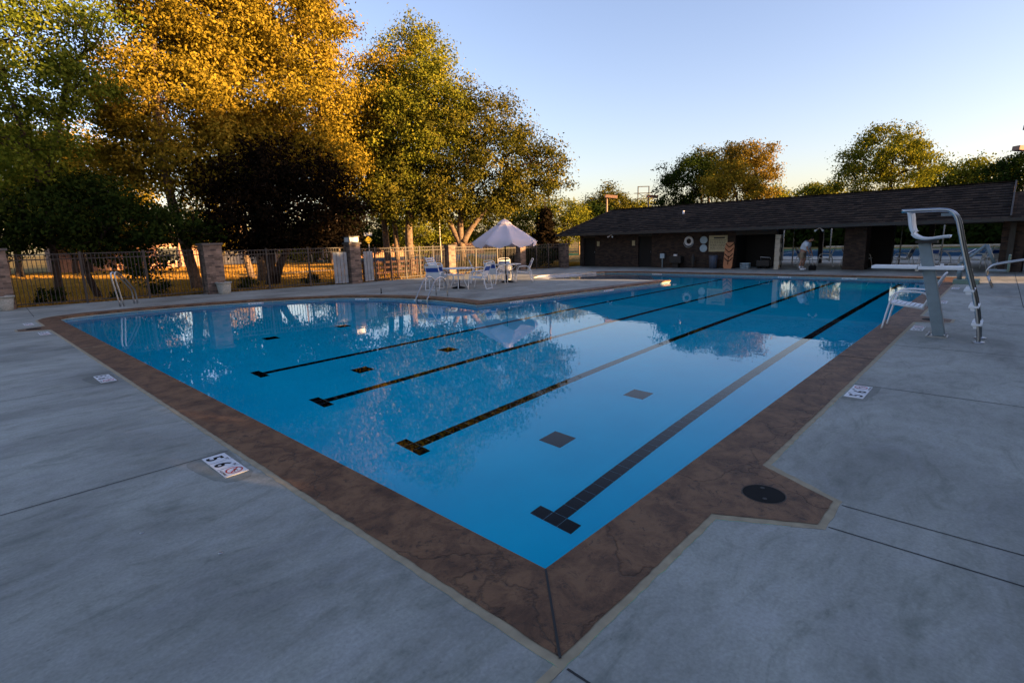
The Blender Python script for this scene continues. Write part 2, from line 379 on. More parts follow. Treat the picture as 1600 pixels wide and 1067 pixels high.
# ---------------------------------------------------------------- ground, deck, coping, pool shell, water
deck_out = [(-14, -11), (40, -11), (40, 17.9), (24.0, 17.9), (20.8, 19.2), (16.0, 19.6), (10.4, 19.5), (5.0, 20.35), (-0.9, 20.9), (-14, 21.6)]
g_hole = [(-13.9, -10.9), (39.9, -10.9), (39.9, 17.8), (24.0, 17.8), (20.8, 19.1), (16.0, 19.5), (10.4, 19.4), (5.0, 20.25), (-0.9, 20.8), (-13.9, 21.5)]
tag(MB().sheet([[(-900, -900), (1200, -900), (1200, 1200), (-900, 1200)], g_hole], -0.035).build('ground', M_lawn, fix=False), kind='structure')
tag(MB().sheet([deck_out, deck_hole], 0.0).build('pool_deck', M_deck, fix=False), kind='structure')
mb = MB()
edge = deck_out
for i in range(len(edge)):
    a, b_ = edge[i], edge[(i + 1) % len(edge)]
    mb.add([(a[0], a[1], -0.12), (b_[0], b_[1], -0.12), (b_[0], b_[1], 0), (a[0], a[1], 0)], [(0, 1, 2, 3)])
tag(mb.build('deck_edge', M_deck, fix=False), kind='structure')
# joint sealant strip
mb = MB(); ring = outer_line(-0.02) + list(reversed(OUT2))
mb.sheet([ring], 0.001); tag(mb.build('joint_strip', M_mastic, fix=False), kind='structure')
# coping slab with a rounded nose
mb = MB(); RI = offset(run, -SIDE * 0.0)
def ringsheet(z): mb.sheet([RI + list(reversed(OUT))], z)
ringsheet(0.004)
prof = [(0.0, 0.004), (0.012, -0.002), (0.02, -0.014), (0.02, -0.04), (0.01, -0.052), (-0.03, -0.055)]
for j in range(len(prof) - 1):
    A_ = offset(run, -SIDE * prof[j][0]); B_ = offset(run, -SIDE * prof[j + 1][0])
    for i in range(len(run) - 1):
        mb.add([(*A_[i], prof[j][1]), (*A_[i + 1], prof[j][1]), (*B_[i + 1], prof[j + 1][1]), (*B_[i], prof[j + 1][1])], [(0, 1, 2, 3)], True)
for i in (0, -1):
    mb.add([(*RI[i], 0.004), (*OUT[i], 0.004), (*OUT[i], -0.055), (*RI[i], -0.055)], [(0, 1, 2, 3)])
tag(mb.build('pool_coping', M_coping, fix=False), kind='structure')
# coping expansion joints
mb = MB()
mb.beam((0, 0, 0.006), (-0.4, -0.4, 0.006), 0.011, 0.003)
for x in (6.1, 14.2): mb.beam((x, -0.0, 0.006), (x, -0.4, 0.006), 0.01, 0.003)
tag(mb.build('coping_joint', M_joint), kind='structure')
mb = MB()
mb.beam((0.01, 9.93, 0.006), (-0.4, 9.93, 0.006), 0.012, 0.003)
tag(mb.build('coping_sealant', M_mastic), kind='structure')
# shell
WZ = -0.105; FZ = -1.5
wall = offset(run, SIDE * 0.012)
mb = MB(); mt = MB(); mw = MB(); mtr = MB()
for i in range(len(run) - 1):
    a, b_ = wall[i], wall[i + 1]
    def q(m_, z0, z1, A=a, B=b_): m_.add([(*A, z0), (*B, z0), (*B, z1), (*A, z1)], [(0, 1, 2, 3)])
    q(mt, -0.26, -0.06); q(mw, FZ, -0.26)
    q(mtr, -0.075, -0.055)
tag(mt.build('pool_tile_band', M_band, fix=False), kind='structure')
tag(mw.build('pool_wall', M_floor, fix=False), kind='structure')
tr = offset(run, -SIDE * 0.004); mtr = MB()
for i in range(len(run) - 1):
    mtr.add([(*tr[i], -0.068), (*tr[i + 1], -0.068), (*tr[i + 1], -0.054), (*tr[i], -0.054)], [(0, 1, 2, 3)])
tag(mtr.build('coping_underline', M_trim, fix=False), kind='structure')
# floor: deep part flat, beach slopes up
mb = MB()
deep = [(-0.1, -0.1), (XF + .1, -0.1), (XF + .1, 11.0), (17.0, 11.0), (17.0, 8.0), (8.0, 8.8), (8.1, 11), (7.6, 14), (5.5, 16), (2, 17), (-0.1, 17)]
mb.sheet([deep], FZ)
beach_e = [(17.0, 8.0)] + beach + [(20.4, 13.5), (XF + .1, 12.0)]
zs = [-0.75] + [-0.2, -0.09, -0.07, -0.05, -0.05, -0.05, -0.05, -0.06] + [-0.3, -0.75]
cen = (18.9, 11.4, -0.45)
vs = [cen] + [(x, y, z) for (x, y), z in zip(beach_e, zs)] + [(17.0, 8.0, FZ), (XF + .1, 11.0, FZ)]
nb = len(beach_e)
fs = [(0, i, i + 1) for i in range(1, nb)] + [(0, nb, nb + 2), (0, nb + 2, nb + 1), (0, nb + 1, 1)]
tag(mb.build('pool_floor', M_floor, fix=False), kind='structure')
mb = MB(); mb.add([(x, y, z + 0.004) for x, y, z in vs], fs); tag(mb.build('beach_slope', M_beach, fix=False), kind='structure')
mb = MB()
for i in range(len(beach)):
    pts = [run[-1]] + beach + [run[0]]
for i in range(len(pts) - 1):
    a, b_ = pts[i], pts[i + 1]
    mb.add([(*a, -1.0), (*b_, -1.0), (*b_, 0), (*a, 0)], [(0, 1, 2, 3)])
tag(mb.build('beach_edge', M_beach, fix=False), kind='structure')
tag(MB().sheet([pool], WZ).build('pool_water', M_water, fix=False), kind='structure')
# deck joints and stains
mb = MB()
def joint(a, b_, w=0.012):
    a = Vector((*a, 0)); b_ = Vector((*b_, 0)); k = max(2, int((b_ - a).length / 0.5)); pr = None
    nrm = (b_ - a).normalized(); nrm = Vector((-nrm.y, nrm.x, 0)); vs = []
    for i in range(k + 1):
        p = a.lerp(b_, i / k); ww = w * rnd.uniform(0.75, 1.2) / 2
        vs += [(p.x - nrm.x * ww, p.y - nrm.y * ww, 0.0015), (p.x + nrm.x * ww, p.y + nrm.y * ww, 0.0015)]
    mb.add(vs, [(2 * i, 2 * i + 2, 2 * i + 3, 2 * i + 1) for i in range(k)])
for y in (2.95, 6.56, 10.2, 13.9): joint((-0.45, y), (-12, y), 0.012)
for x in (4.68, 7.3, 10.3, 13.4, 16.4, 19.4): joint((x, -0.45), (x, -10), 0.012)
joint((1.64, -0.94), (1.6, -10), 0.011); joint((1.32, -0.94), (1.3, -10), 0.012)
joint((-0.42, -0.45), (-0.42, -10), 0.012)
joint((13.0, -1.85), (24.5, -1.75), 0.014); joint((-0.35, 17.1), (-0.2, 20.8), 0.014)
for x in (3.6, 6.8): joint((x, 17.2 if x < 5 else 15.5), (x + .1, 20.0), 0.012)
joint((9.9, 9.2), (10.3, 19.2), 0.012); joint((13.3, 8.9), (13.6, 19.3), 0.012); joint((8.5, 14.1), (16, 14.2), 0.012)
joint((22.0, 12), (22.0, -6), 0.012)
tag(mb.build('deck_joint', M_joint, fix=False), kind='structure')
mb = MB(); mb.beam((-0.44, -0.42, 0.0012), (-3.5, -0.42, 0.0012), 0.04, 0.002)
tag(mb.build('deck_sealant', M_mastic), kind='structure')
# ---------------------------------------------------------------- lane markings on the floor
def tiles(x0, y0, nx, ny, s=0.1505, g=0.005):
    m1 = MB()
    for i in range(nx):
        for j in range(ny):
            a = x0 + i * s; c_ = y0 + j * s
            m1.box(a + g / 2, a + s - g / 2, c_ + g / 2, c_ + s - g / 2, FZ, FZ + 0.008)
    return m1
LY = (1.135, 3.17, 5.26, 7.32)
for i, ly in enumerate(LY):
    if i < 3: xe = 20.9
    else: xe = 20.9
    nn = int((xe - 1.57) / 0.1505)
    m1 = tiles(1.42, ly - 0.2257, 1, 3)
    for k in range(nn): m1.box(1.5705 + k * .1505 + .0025, 1.5705 + (k + 1) * .1505 - .0025, ly - 0.0727, ly + 0.0727, FZ, FZ + 0.008)
    o1 = m1.build('lane_line', M_lane, fix=False); tag(o1, kind='structure')
    m2 = MB().box(1.422, 1.568, ly - 0.222, ly + 0.222, FZ, FZ + 0.005).box(1.568, 1.57 + nn * .1505, ly - .071, ly + .071, FZ, FZ + 0.005)
    tag(m2.build('lane_grout', M_grout, fix=False), kind='structure')
for (x, y) in ((2.70, 2.05), (4.52, 2.05), (2.75, 6.24), (4.6, 6.2), (2.9, 10.2), (4.7, 10.3)):
    tag(MB().box(x - .15, x + .15, y - .15, y + .15, FZ, FZ + .008).build('floor_marker', M_lane), kind='structure')
# ---------------------------------------------------------------- depth plates
def text_mesh(s, size, name, m, parent, loc, up, right, nrm):
    cu = bpy.data.curves.new(name, 'FONT'); cu.body = s; cu.size = size; cu.align_x = 'CENTER'; cu.align_y = 'CENTER'; cu.resolution_u = 3
    cu.offset = size * 0.025
    ob = bpy.data.objects.new(name, cu); COL.objects.link(ob)
    bpy.context.view_layer.update()
    me = bpy.data.meshes.new_from_object(ob.evaluated_get(bpy.context.evaluated_depsgraph_get()))
    bpy.data.objects.remove(ob); me.materials.clear(); me.materials.append(m)
    o = bpy.data.objects.new(name, me); link(o, parent)
    r, u, n_ = Vector(right), Vector(up), Vector(nrm)
    o.matrix_local = Matrix(((r.x, u.x, n_.x, loc[0]), (r.y, u.y, n_.y, loc[1]), (r.z, u.z, n_.z, loc[2]), (0, 0, 0, 1)))
    return o
def depth_plate(loc, right, up, nrm, ft, inch, label, group, w=0.505, h=0.163, frame=False):
    R_, U_, N_ = Vector(right), Vector(up), Vector(nrm)
    root = empty('depth_marker', loc); tag(root, label, 'depth marker', group)
    def P3(a, b_, c_): return R_ * a + U_ * b_ + N_ * c_
    def quadbox(x0, x1, y0, y1, t0, t1, name, m):
        vs = [P3(x, y, z) for z in (t0, t1) for y in (y0, y1) for x in (x0, x1)]
        return MB().add(vs, [(0, 2, 3, 1), (4, 5, 7, 6), (0, 1, 5, 4), (2, 6, 7, 3), (0, 4, 6, 2), (1, 3, 7, 5)]).build(name, m, root)
    quadbox(-w / 2, w / 2, -h / 2, h / 2, 0, 0.005, 'plate', M_sign)
    for s_ in (-w / 6, w / 6): quadbox(s_ - .0012, s_ + .0012, -h / 2, h / 2, 0.004, 0.0058, 'divider', M_black)
    k = h / 0.155
    text_mesh(ft, 0.15 * k, 'numeral', M_black, root, P3(-w / 3 - .008, -0.016 * k, 0.006), U_, R_, N_)
    text_mesh(inch, 0.15 * k, 'numeral', M_black, root, P3(0 - .008, -0.016 * k, 0.006), U_, R_, N_)
    text_mesh('FT', 0.03 * k, 'lettering', M_black, root, P3(-w / 3 + .052, 0.05 * k, 0.006), U_, R_, N_)
    text_mesh('IN', 0.03 * k, 'lettering', M_black, root, P3(0 + .052, 0.05 * k, 0.006), U_, R_, N_)
    text_mesh('NO DIVING', 0.021 * k, 'lettering', M_black, root, P3(w / 3, -0.065 * k, 0.006), U_, R_, N_)
    mb = MB(); seg = 28; r1, r2 = 0.056 * k, 0.046 * k; vs = []
    for i in range(seg):
        a = 2 * math.pi * i / seg
        vs += [P3(w / 3 + math.cos(a) * r1, 0.008 * k + math.sin(a) * r1, .0065), P3(w / 3 + math.cos(a) * r2, 0.008 * k + math.sin(a) * r2, .0065)]
    mb.add(vs, [(2 * i, (2 * i + 2) % (2 * seg), (2 * i + 3) % (2 * seg), 2 * i + 1) for i in range(seg)])
    c_ = P3(w / 3, 0.008 * k, 0.0068); d_ = (R_ + -U_).normalized() * r2
    q_ = (R_ + U_).normalized() * 0.005 * k
    mb.add([c_ - d_ - q_, c_ + d_ - q_, c_ + d_ + q_, c_ - d_ + q_], [(0, 1, 2, 3)]); mb.build('prohibition_ring', M_red, root, fix=False)
    mb = MB()
    for a, b_ in (((-.028, .012), (0.0, .02)), ((0, .02), (.016, .0)), ((.016, 0), (.03, .004)), ((0, .02), (.02, .026))):
        pa = P3(w / 3 + a[0] * k, .008 * k + a[1] * k - .008 * k, .0062); pb = P3(w / 3 + b_[0] * k, .008 * k + b_[1] * k - .008 * k, .0062)
        e = (pb - pa).normalized().cross(N_) * .0035 * k
        mb.add([pa - e, pb - e, pb + e, pa + e], [(0, 1, 2, 3)])
    mb.build('diver_figure', M_black, root, fix=False)
    return root
Z = (0, 0, 1)
gL = 'depth markers set in the deck'
lab_left = ['large depth marker reading 5 FT 6 IN on the left deck nearest the camera', 'depth marker by the second joint of the left deck', 'small depth marker near the far end of the left coping', 'farthest depth marker on the left deck beyond the coping bump']
for (x, y), lb in zip(((-0.575, 2.665), (-0.585, 6.90), (-0.57, 12.9), (-0.62, 15.2)), lab_left):
    depth_plate((x, y, 0.001), (0, -1, 0), (1, 0, 0), Z, '5', '6', lb, gL)
lab_r = ['depth marker by the joint of the right deck before the lifeguard stand', 'depth marker under the white chair beside the lifeguard stand', 'depth marker on the right deck past the lifeguard post', 'farthest depth marker on the right deck near the pool lift']
for (x, y), lb in zip(((4.37, -0.54), (9.1, -0.54), (13.4, -0.54), (17.2, -0.54)), lab_r):
    depth_plate((x, y, 0.001), (1, 0, 0), (0, 1, 0), Z, '5', '6', lb, gL)
for (x, y, s_) in ((-0.575, 2.665, 0), (4.37, -0.54, 1), (-0.59, 6.9, 0)):
    mb = MB(); pts = []
    for i in range(28):
        a = 2 * math.pi * i / 28; rr = 1 + 0.13 * math.sin(3 * a + x) + .06 * math.sin(7 * a)
        ex, ey = (0.15, 0.33) if not s_ else (0.33, 0.15)
        pts.append((x + (-0.03 if not s_ else 0) + ex * rr * math.copysign(abs(math.cos(a)) ** .5, math.cos(a)), y + ey * rr * math.copysign(abs(math.sin(a)) ** .5, math.sin(a))))
    # keep the patch clear of the sealant strip
    pts = [(min(px_, -0.452), py_) if not s_ else (px_, min(py_, -0.452)) for px_, py_ in pts]
    mb.sheet([pts], 0.0011); tag(mb.build('mortar_patch', M_patch, fix=False), kind='structure')
# markers on the tile band under the coping
def nearest_on_wall(x, y):
    best = None
    for i in range(len(run) - 1):
        a = Vector(run[i]); b_ = Vector(run[i + 1]); d = b_ - a; t = max(0.05, min(0.95, (Vector((x, y)) - a).dot(d) / d.length_squared)); p = a + d * t
        L = (p - Vector((x, y))).length
        if best is None or L < best[0]: best = (L, p, d.normalized())
    return best[1], best[2]
bands = [(4.8, 15.7, 'tile band depth marker below the left back coping, left one'), (7.3, 13.7, 'tile band depth marker on the back curve left of the ladder'), (7.95, 11.75, 'tile band depth marker right beside the ladder rails'),
         (9.3, 8.7, 'tile band depth marker on the peninsula side near its corner'), (13.4, 8.2, 'tile band depth marker farther along the peninsula side'), (XF, 10.6, 'tile band depth marker at the far wall, leftmost one'),
         (XF, 5.0, 'tile band depth marker at the far wall below the bent person'), (XF, 2.75, 'tile band depth marker at the far wall, rightmost one')]
for x, y, lb in bands:
    p, d = nearest_on_wall(x, y)
    nrm = Vector((d.y, -d.x)) * (1 if SIDE > 0 else -1); nrm = Vector((nrm.x, nrm.y, 0))
    rt = Vector((0, 0, 1)).cross(nrm)
    depth_plate((p.x + nrm.x * .002 - nrm.x * .012, p.y + nrm.y * .002 - nrm.y * .012, -0.125), rt, (0, 0, 1), nrm, '5', '0', lb, 'depth markers on the tile band', w=0.5, h=0.1)
# skimmer lid
root = empty('skimmer_lid', (1.49, -0.545, 0.004)); tag(root, 'round black skimmer lid set in the stamped coping bump', 'skimmer lid')
MB().lathe([(0.0, 0.004), (0.118, 0.004), (0.122, 0.001), (0.122, -0.004)][::-1], 40, smooth=False).build('cover', M_black, root)
for a in (0.4, 3.54): MB().lathe([(0.013, 0.0045), (0.013, 0.006)], 14, (0.075 * math.cos(a), 0.075 * math.sin(a), 0), smooth=False).build('finger_hole', M_dark, root)
mb = MB(); vs = []
for i in range(48):
    a = 2 * math.pi * i / 48; vs += [(math.cos(a) * .123, math.sin(a) * .123, .003), (math.cos(a) * .129, math.sin(a) * .129, .0015)]
mb.add(vs, [(2 * i, (2 * i + 2) % 96, (2 * i + 3) % 96, 2 * i + 1) for i in range(48)]); mb.build('rim', M_trimd, root, fix=False)
for (x, y) in ((10.3, -.6), (-.64, 14.0)):
    o_ = MB().lathe([(0.13, -0.002), (0.13, 0.004), (0.12, 0.008)], 30, (x, y, 0.004), smooth=False).build('skimmer_lid', M_black)
    tag(o_, 'small dark skimmer lid in the coping bump beside the ' + ('lifeguard stand chair' if x > 0 else 'far end of the left edge'), 'skimmer lid')
# deck anchor, small black plug
o_ = MB().lathe([(0.03, 0), (0.03, .01), (0.016, .03), (0.012, .16), (0.02, .17)][::1], 12, (8.2, 13.9, 0)).build('sprinkler_post', M_black); tag(o_, 'tiny black post standing on the deck left of the ladder', 'post')
for (x, y) in ((-1.02, 1.42), (-1.25, 2.0)):
    tag(MB().lathe([(0.012, 0), (0.013, .002), (0.006, .003)], 10, (x, y, 0.0005)).build('deck_anchor', M_steel), 'small metal anchor in the left deck' + (', nearer one' if y < 1.8 else ', farther one'), 'anchor', 'anchors in the deck')

# ---------------------------------------------------------------- foliage
def leaf_mesh(name, C_, n_per, size, spread, m, parent, seed, outward=None, elong=0.0, aspect=1.7):
    g = np.random.default_rng(seed)
    C_ = np.asarray(C_, float); K = len(C_); NL = K * n_per
    base = np.repeat(C_, n_per, 0)
    off = g.normal(0, 1, (NL, 3)) * spread * np.array([1, 1, 0.62])
    if outward is not None:
        o_ = np.repeat(np.asarray(outward, float), n_per, 0)
        off += o_ * (g.uniform(-0.5, 1.0, (NL, 1)) * elong)
    P_ = base + off
    nrm = off / (np.linalg.norm(off, axis=1)[:, None] + 1e-6) * 0.9 + g.normal(0, 0.45, (NL, 3)) + np.array([0, 0, 0.15]); nrm /= np.linalg.norm(nrm, axis=1)[:, None]
    a = g.normal(0, 1, (NL, 3)); a -= nrm * (a * nrm).sum(1)[:, None]; a /= np.linalg.norm(a, axis=1)[:, None]
    b_ = np.cross(nrm, a)
    s = size * g.uniform(0.6, 1.3, (NL, 1))
    a *= s * aspect / 2; b_ *= s / 2
    V = np.empty((NL, 4, 3)); V[:, 0] = P_ - a; V[:, 1] = P_ - b_ + a * .15; V[:, 2] = P_ + a; V[:, 3] = P_ + b_ + a * .15
    me = bpy.data.meshes.new(name); me.vertices.add(NL * 4); me.vertices.foreach_set('co', V.reshape(-1).astype(np.float32))
    me.loops.add(NL * 4); me.loops.foreach_set('vertex_index', np.arange(NL * 4, dtype=np.int32))
    me.polygons.add(NL); me.polygons.foreach_set('loop_start', np.arange(0, NL * 4, 4, dtype=np.int32)); me.polygons.foreach_set('loop_total', np.full(NL, 4, dtype=np.int32))
    me.update(); me.materials.append(m)
    return link(bpy.data.objects.new(name, me), parent)
def crown_points(lobes, dens, seed, inner=0.25):
    g = np.random.default_rng(seed); out = []; od = []
    L = [(np.array(c_, float), np.array(r_, float)) for c_, r_ in lobes]
    for i, (c_, r_) in enumerate(L):
        area = 4 * math.pi * ((r_[0] * r_[1]) ** 1.6 + (r_[0] * r_[2]) ** 1.6 + (r_[1] * r_[2]) ** 1.6) ** (1 / 1.6) / 3 ** (1 / 1.6)
        k = int(area * dens)
        d = g.normal(0, 1, (k, 3)); d /= np.linalg.norm(d, axis=1)[:, None]
        wob = 1 + 0.17 * np.sin(d[:, 0] * 5 + i) * np.sin(d[:, 1] * 6 + 2 * i) + 0.1 * np.sin(d[:, 2] * 9 + d[:, 0] * 7 + i)
        rr = np.where(g.random(k) < inner, g.uniform(0.3, 0.8, k), g.uniform(0.8, 1.04, k)) * wob
        # clumps: drop points in noise holes
        h = np.sin(d[:, 0] * 8.1 + 3 * i) + np.sin(d[:, 1] * 7.3 + i) + np.sin(d[:, 2] * 8.7 + 5 * i)
        keep = (h > -1.15) | (g.random(k) < 0.35)
        p = c_ + d * rr[:, None] * r_
        for j, (c2, r2) in enumerate(L):
            if j != i: keep &= (((p - c2) / r2) ** 2).sum(1) > 0.45
        out.append(p[keep]); od.append(d[keep])
    return np.concatenate(out), np.concatenate(od)
def tree(name, label, base, trunk, r0, lobes, mat, bark, dens=2.0, n_per=26, size=0.16, spread=0.33, seed=1, group='trees behind the pool fence', elong=0.0, twigs=26, cat='tree', split=0.35, inner=0.25):
    base = Vector(base); root = empty(name, base); tag(root, label, cat, group)
    lob = [((c_[0], c_[1], c_[2]), r_) for c_, r_ in lobes]
    C_, D_ = crown_points(lob, dens, seed, inner)
    leaf_mesh('crown', C_, n_per, size, spread, mat, root, seed + 5, outward=D_ + np.array([0, 0, 0.25]), elong=elong)
    mb = MB(); rr = random.Random(seed)
    for tr_ in trunk:                        # list of point lists, relative to base
        pts = smooth_pts(tr_, 3); k = len(pts)
        mb.tube(pts, [r0 * (1.25 if i == 0 else 1) * (1 - 0.55 * i / (k - 1)) for i in range(k)], 9)
    tops = [Vector(t[-1]) for t in trunk]; mids = [Vector(t[-2]) for t in trunk]
    for c_, r_ in lob:
        c_ = Vector(c_); s_ = min(tops + mids, key=lambda p: (p - c_).length + (3 if p.z > c_.z else 0))
        mid = s_.lerp(c_, 0.5) + Vector((rr.uniform(-.3, .3), rr.uniform(-.3, .3), rr.uniform(0, .4)))
        mb.tube(smooth_pts([s_, mid, c_], 3), [r0 * split * (1 - 0.6 * i / 6) for i in range(7)], 6)
    for t in range(twigs):
        j = rr.randrange(len(C_)); p = Vector(C_[j]); c_ = min((Vector(l[0]) for l in lob), key=lambda q_: (q_ - p).length)
        a_ = c_.lerp(p, 0.05); mid = a_.lerp(p, 0.55) + Vector((0, 0, rr.uniform(-.2, .3)))
        mb.tube([a_, mid, p], [r0 * 0.14 + 0.012, r0 * .08 + 0.01, 0.008], 5)
    mb.build('trunk', bark, root)
    return root
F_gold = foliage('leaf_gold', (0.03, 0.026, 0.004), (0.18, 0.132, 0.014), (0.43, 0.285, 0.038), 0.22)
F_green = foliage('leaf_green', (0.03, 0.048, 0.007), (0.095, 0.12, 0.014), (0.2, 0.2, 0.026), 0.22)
F_dark = foliage('leaf_deep', (0.006, 0.012, 0.003), (0.016, 0.028, 0.006), (0.045, 0.06, 0.011), 0.15)  # dark green leaf, deepened in place of shade on the low crowns
F_plum = foliage('leaf_plum', (0.004, 0.003, 0.003), (0.008, 0.006, 0.004), (0.018, 0.012, 0.006), 0.1)  # dark plum leaf, blackened further in place of shade
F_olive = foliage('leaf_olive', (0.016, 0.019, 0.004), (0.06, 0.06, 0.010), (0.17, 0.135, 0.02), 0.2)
F_sunlit = foliage('leaf_sunlit', (0.025, 0.035, 0.005), (0.12, 0.13, 0.015), (0.32, 0.27, 0.03), 0.25)  # lighter copy of the green leaf, sunlight put into its colour
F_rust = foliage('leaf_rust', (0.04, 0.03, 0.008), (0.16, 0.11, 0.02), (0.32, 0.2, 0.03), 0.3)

def rel(px, py, dist, base):
    return tuple(aim(px, py, dist) - Vector(base))
# tall golden trees, left
b0 = spot(300, 26.5)
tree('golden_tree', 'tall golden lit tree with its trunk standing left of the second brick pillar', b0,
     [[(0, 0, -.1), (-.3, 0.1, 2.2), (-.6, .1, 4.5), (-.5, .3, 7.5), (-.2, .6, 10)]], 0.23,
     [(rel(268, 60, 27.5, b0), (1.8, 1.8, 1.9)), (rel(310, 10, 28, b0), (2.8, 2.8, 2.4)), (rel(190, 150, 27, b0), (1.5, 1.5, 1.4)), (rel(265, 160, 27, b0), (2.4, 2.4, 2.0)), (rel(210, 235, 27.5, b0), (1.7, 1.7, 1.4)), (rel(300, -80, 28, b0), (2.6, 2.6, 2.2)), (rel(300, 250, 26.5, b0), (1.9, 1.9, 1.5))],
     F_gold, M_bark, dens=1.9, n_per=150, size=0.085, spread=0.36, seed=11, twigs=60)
b1 = spot(408, 29.5)
tree('golden_tree', 'tallest golden lit tree, its crown above the dark plum tree', b1,
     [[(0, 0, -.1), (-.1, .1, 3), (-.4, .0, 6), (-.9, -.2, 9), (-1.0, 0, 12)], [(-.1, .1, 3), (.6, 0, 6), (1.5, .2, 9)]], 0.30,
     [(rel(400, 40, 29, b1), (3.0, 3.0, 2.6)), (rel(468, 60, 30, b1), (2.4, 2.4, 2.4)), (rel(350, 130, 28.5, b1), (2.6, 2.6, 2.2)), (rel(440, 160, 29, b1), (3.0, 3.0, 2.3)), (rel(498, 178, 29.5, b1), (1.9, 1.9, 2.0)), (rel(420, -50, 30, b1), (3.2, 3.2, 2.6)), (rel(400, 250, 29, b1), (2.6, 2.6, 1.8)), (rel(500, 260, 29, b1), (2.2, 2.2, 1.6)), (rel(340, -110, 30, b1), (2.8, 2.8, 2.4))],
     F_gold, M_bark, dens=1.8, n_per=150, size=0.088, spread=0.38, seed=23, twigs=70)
# locust far left
b2 = spot(78, 24.5)
tree('locust_tree', 'feathery green locust tree at the far left of the fence', b2,
     [[(0, 0, -.1), (.05, 0, 2.5), (-.1, 0, 5), (-.4, .2, 7.5)], [(.02, 0, 3.5), (.8, .1, 6), (1.4, .2, 8.0)]], 0.13,
     [(rel(20, 60, 24, b2), (1.9, 1.9, 1.4)), (rel(-40, 110, 24, b2), (2.2, 2.2, 1.8)), (rel(45, 150, 24, b2), (1.4, 1.4, 1.1)), (rel(-10, 210, 24, b2), (2.1, 2.1, 1.5)), (rel(95, 95, 23.5, b2), (.6, .6, .45)), (rel(125, 40, 23.5, b2), (0.9, 0.9, .35)), (rel(165, 30, 23.5, b2), (0.7, 0.7, .25)), (rel(135, 130, 23.5, b2), (.8, .8, .35)), (rel(-10, -30, 24, b2), (1.9, 1.9, 1.4))],
     F_green, M_barkd, dens=2.6, n_per=80, size=0.075, spread=0.26, seed=31, twigs=70, elong=0.35)
# second tall trees behind
for i, (px, dist, lob, lb, mt_, sd_) in enumerate([
    (604, 31, [(600, 125, 1.6), (575, 170, 1.7), (560, 230, 1.8)], 'slim tree with a dark trunk, leftmost of the three trunks behind the gate', F_gold, 41),
    (620, 32, [(645, 92, 1.9), (630, 150, 2.2), (600, 190, 2.2), (590, 260, 1.8)], 'slim tree with a narrow lit trunk, middle one of three behind the gate', F_sunlit, 43),
    (641, 30, [(682, 128, 1.5), (670, 170, 2.0), (650, 230, 2.3), (700, 190, 1.5), (620, 290, 1.6)], 'slim tree with the thickest lit trunk behind the gate', F_sunlit, 47)]):
    bb = spot(px, dist)
    lobes = [(rel(a, c_, dist, bb), (r_, r_, r_ * .85)) for a, c_, r_ in lob]
    tp = Vector(lobes[-2][0])
    tree('slim_tree', lb, bb, [[(0, 0, -.1), (-.05, 0, 2.5), (-.1 + tp.x * .2, tp.y * .2, 4.5), (tp.x * .6, tp.y * .6, tp.z - .5)]], (0.2, 0.17, 0.24)[i], lobes, mt_, M_bark, dens=2.0, n_per=130, size=0.08, spread=0.34, seed=sd_, twigs=40)
# spreading tree, multi stem
b5 = spot(724, 30)
def r5(px, py, d=30): return rel(px, py, d, b5)
tree('spreading_tree', 'spreading multi-stemmed tree behind the brick pillar left of the umbrella', b5,
     [[(0, 0, -.1), r5(722, 390), r5(706, 355), r5(690, 318), r5(680, 270)], [r5(722, 390), r5(719, 345), r5(724, 310), r5(730, 260)], [r5(724, 378), r5(738, 354), r5(758, 328), r5(790, 280)]], 0.19,
     [(r5(660, 210), (2.07, 2.07, 1.61)), (r5(720, 190), (2.18, 2.18, 1.61)), (r5(770, 195), (1.84, 1.84, 1.26)), (r5(700, 260), (2.53, 2.53, 1.49)), (r5(780, 250), (2.30, 2.30, 1.26)), (r5(830, 255), (1.72, 1.72, 1.03)), (r5(640, 280), (2.18, 2.18, 1.26)), (r5(740, 300), (2.30, 2.30, 1.03)), (r5(860, 245), (0.92, 0.92, 0.52)), (r5(820, 300), (1.49, 1.49, 0.57)), (r5(865, 285), (0.92, 0.92, 0.34)), (r5(640, 322), (1.9, 1.9, .8)), (r5(700, 328), (1.8, 1.8, .6)), (r5(760, 318), (1.6, 1.6, .6)), (r5(600, 305), (1.6, 1.6, .8)), (r5(680, 310), (1.95, 1.95, 0.80))],
     F_olive, M_bark, dens=2.6, n_per=80, size=0.08, spread=0.25, seed=53, twigs=90, elong=0.55, split=.45)
# low dark tree, leaning
b6 = Vector((2.05, 23.1, -.03))
def r6(px, py, d=24.5): return rel(px, py, d, b6)
tree('leaning_tree', 'low dark green tree with a leaning forked trunk behind the left fence', b6,
     [[(0, 0, -.1), r6(142, 440, 24.6), r6(130, 410, 24.6), r6(118, 370)], [r6(138, 425, 24.6), r6(143, 400, 24.6), r6(165, 360)]], 0.13,
     [(r6(40, 345), (1.9, 1.9, .75)), (r6(110, 330), (2.0, 2.0, .8)), (r6(180, 345), (2.0, 2.0, .75)), (r6(250, 350), (1.7, 1.7, .65)), (r6(300, 360), (1.0, 1.0, .4)), (r6(80, 375), (1.7, 1.7, .4)), (r6(205, 395), (1.1, 1.1, .6)), (r6(235, 425, 24), (.6, .6, .4)), (r6(-10, 370), (1.3, 1.3, .6)), (r6(150, 300), (1.3, 1.3, .5))],
     F_dark, M_barkd, dens=3.2, n_per=60, size=0.085, spread=0.27, seed=61, twigs=60)
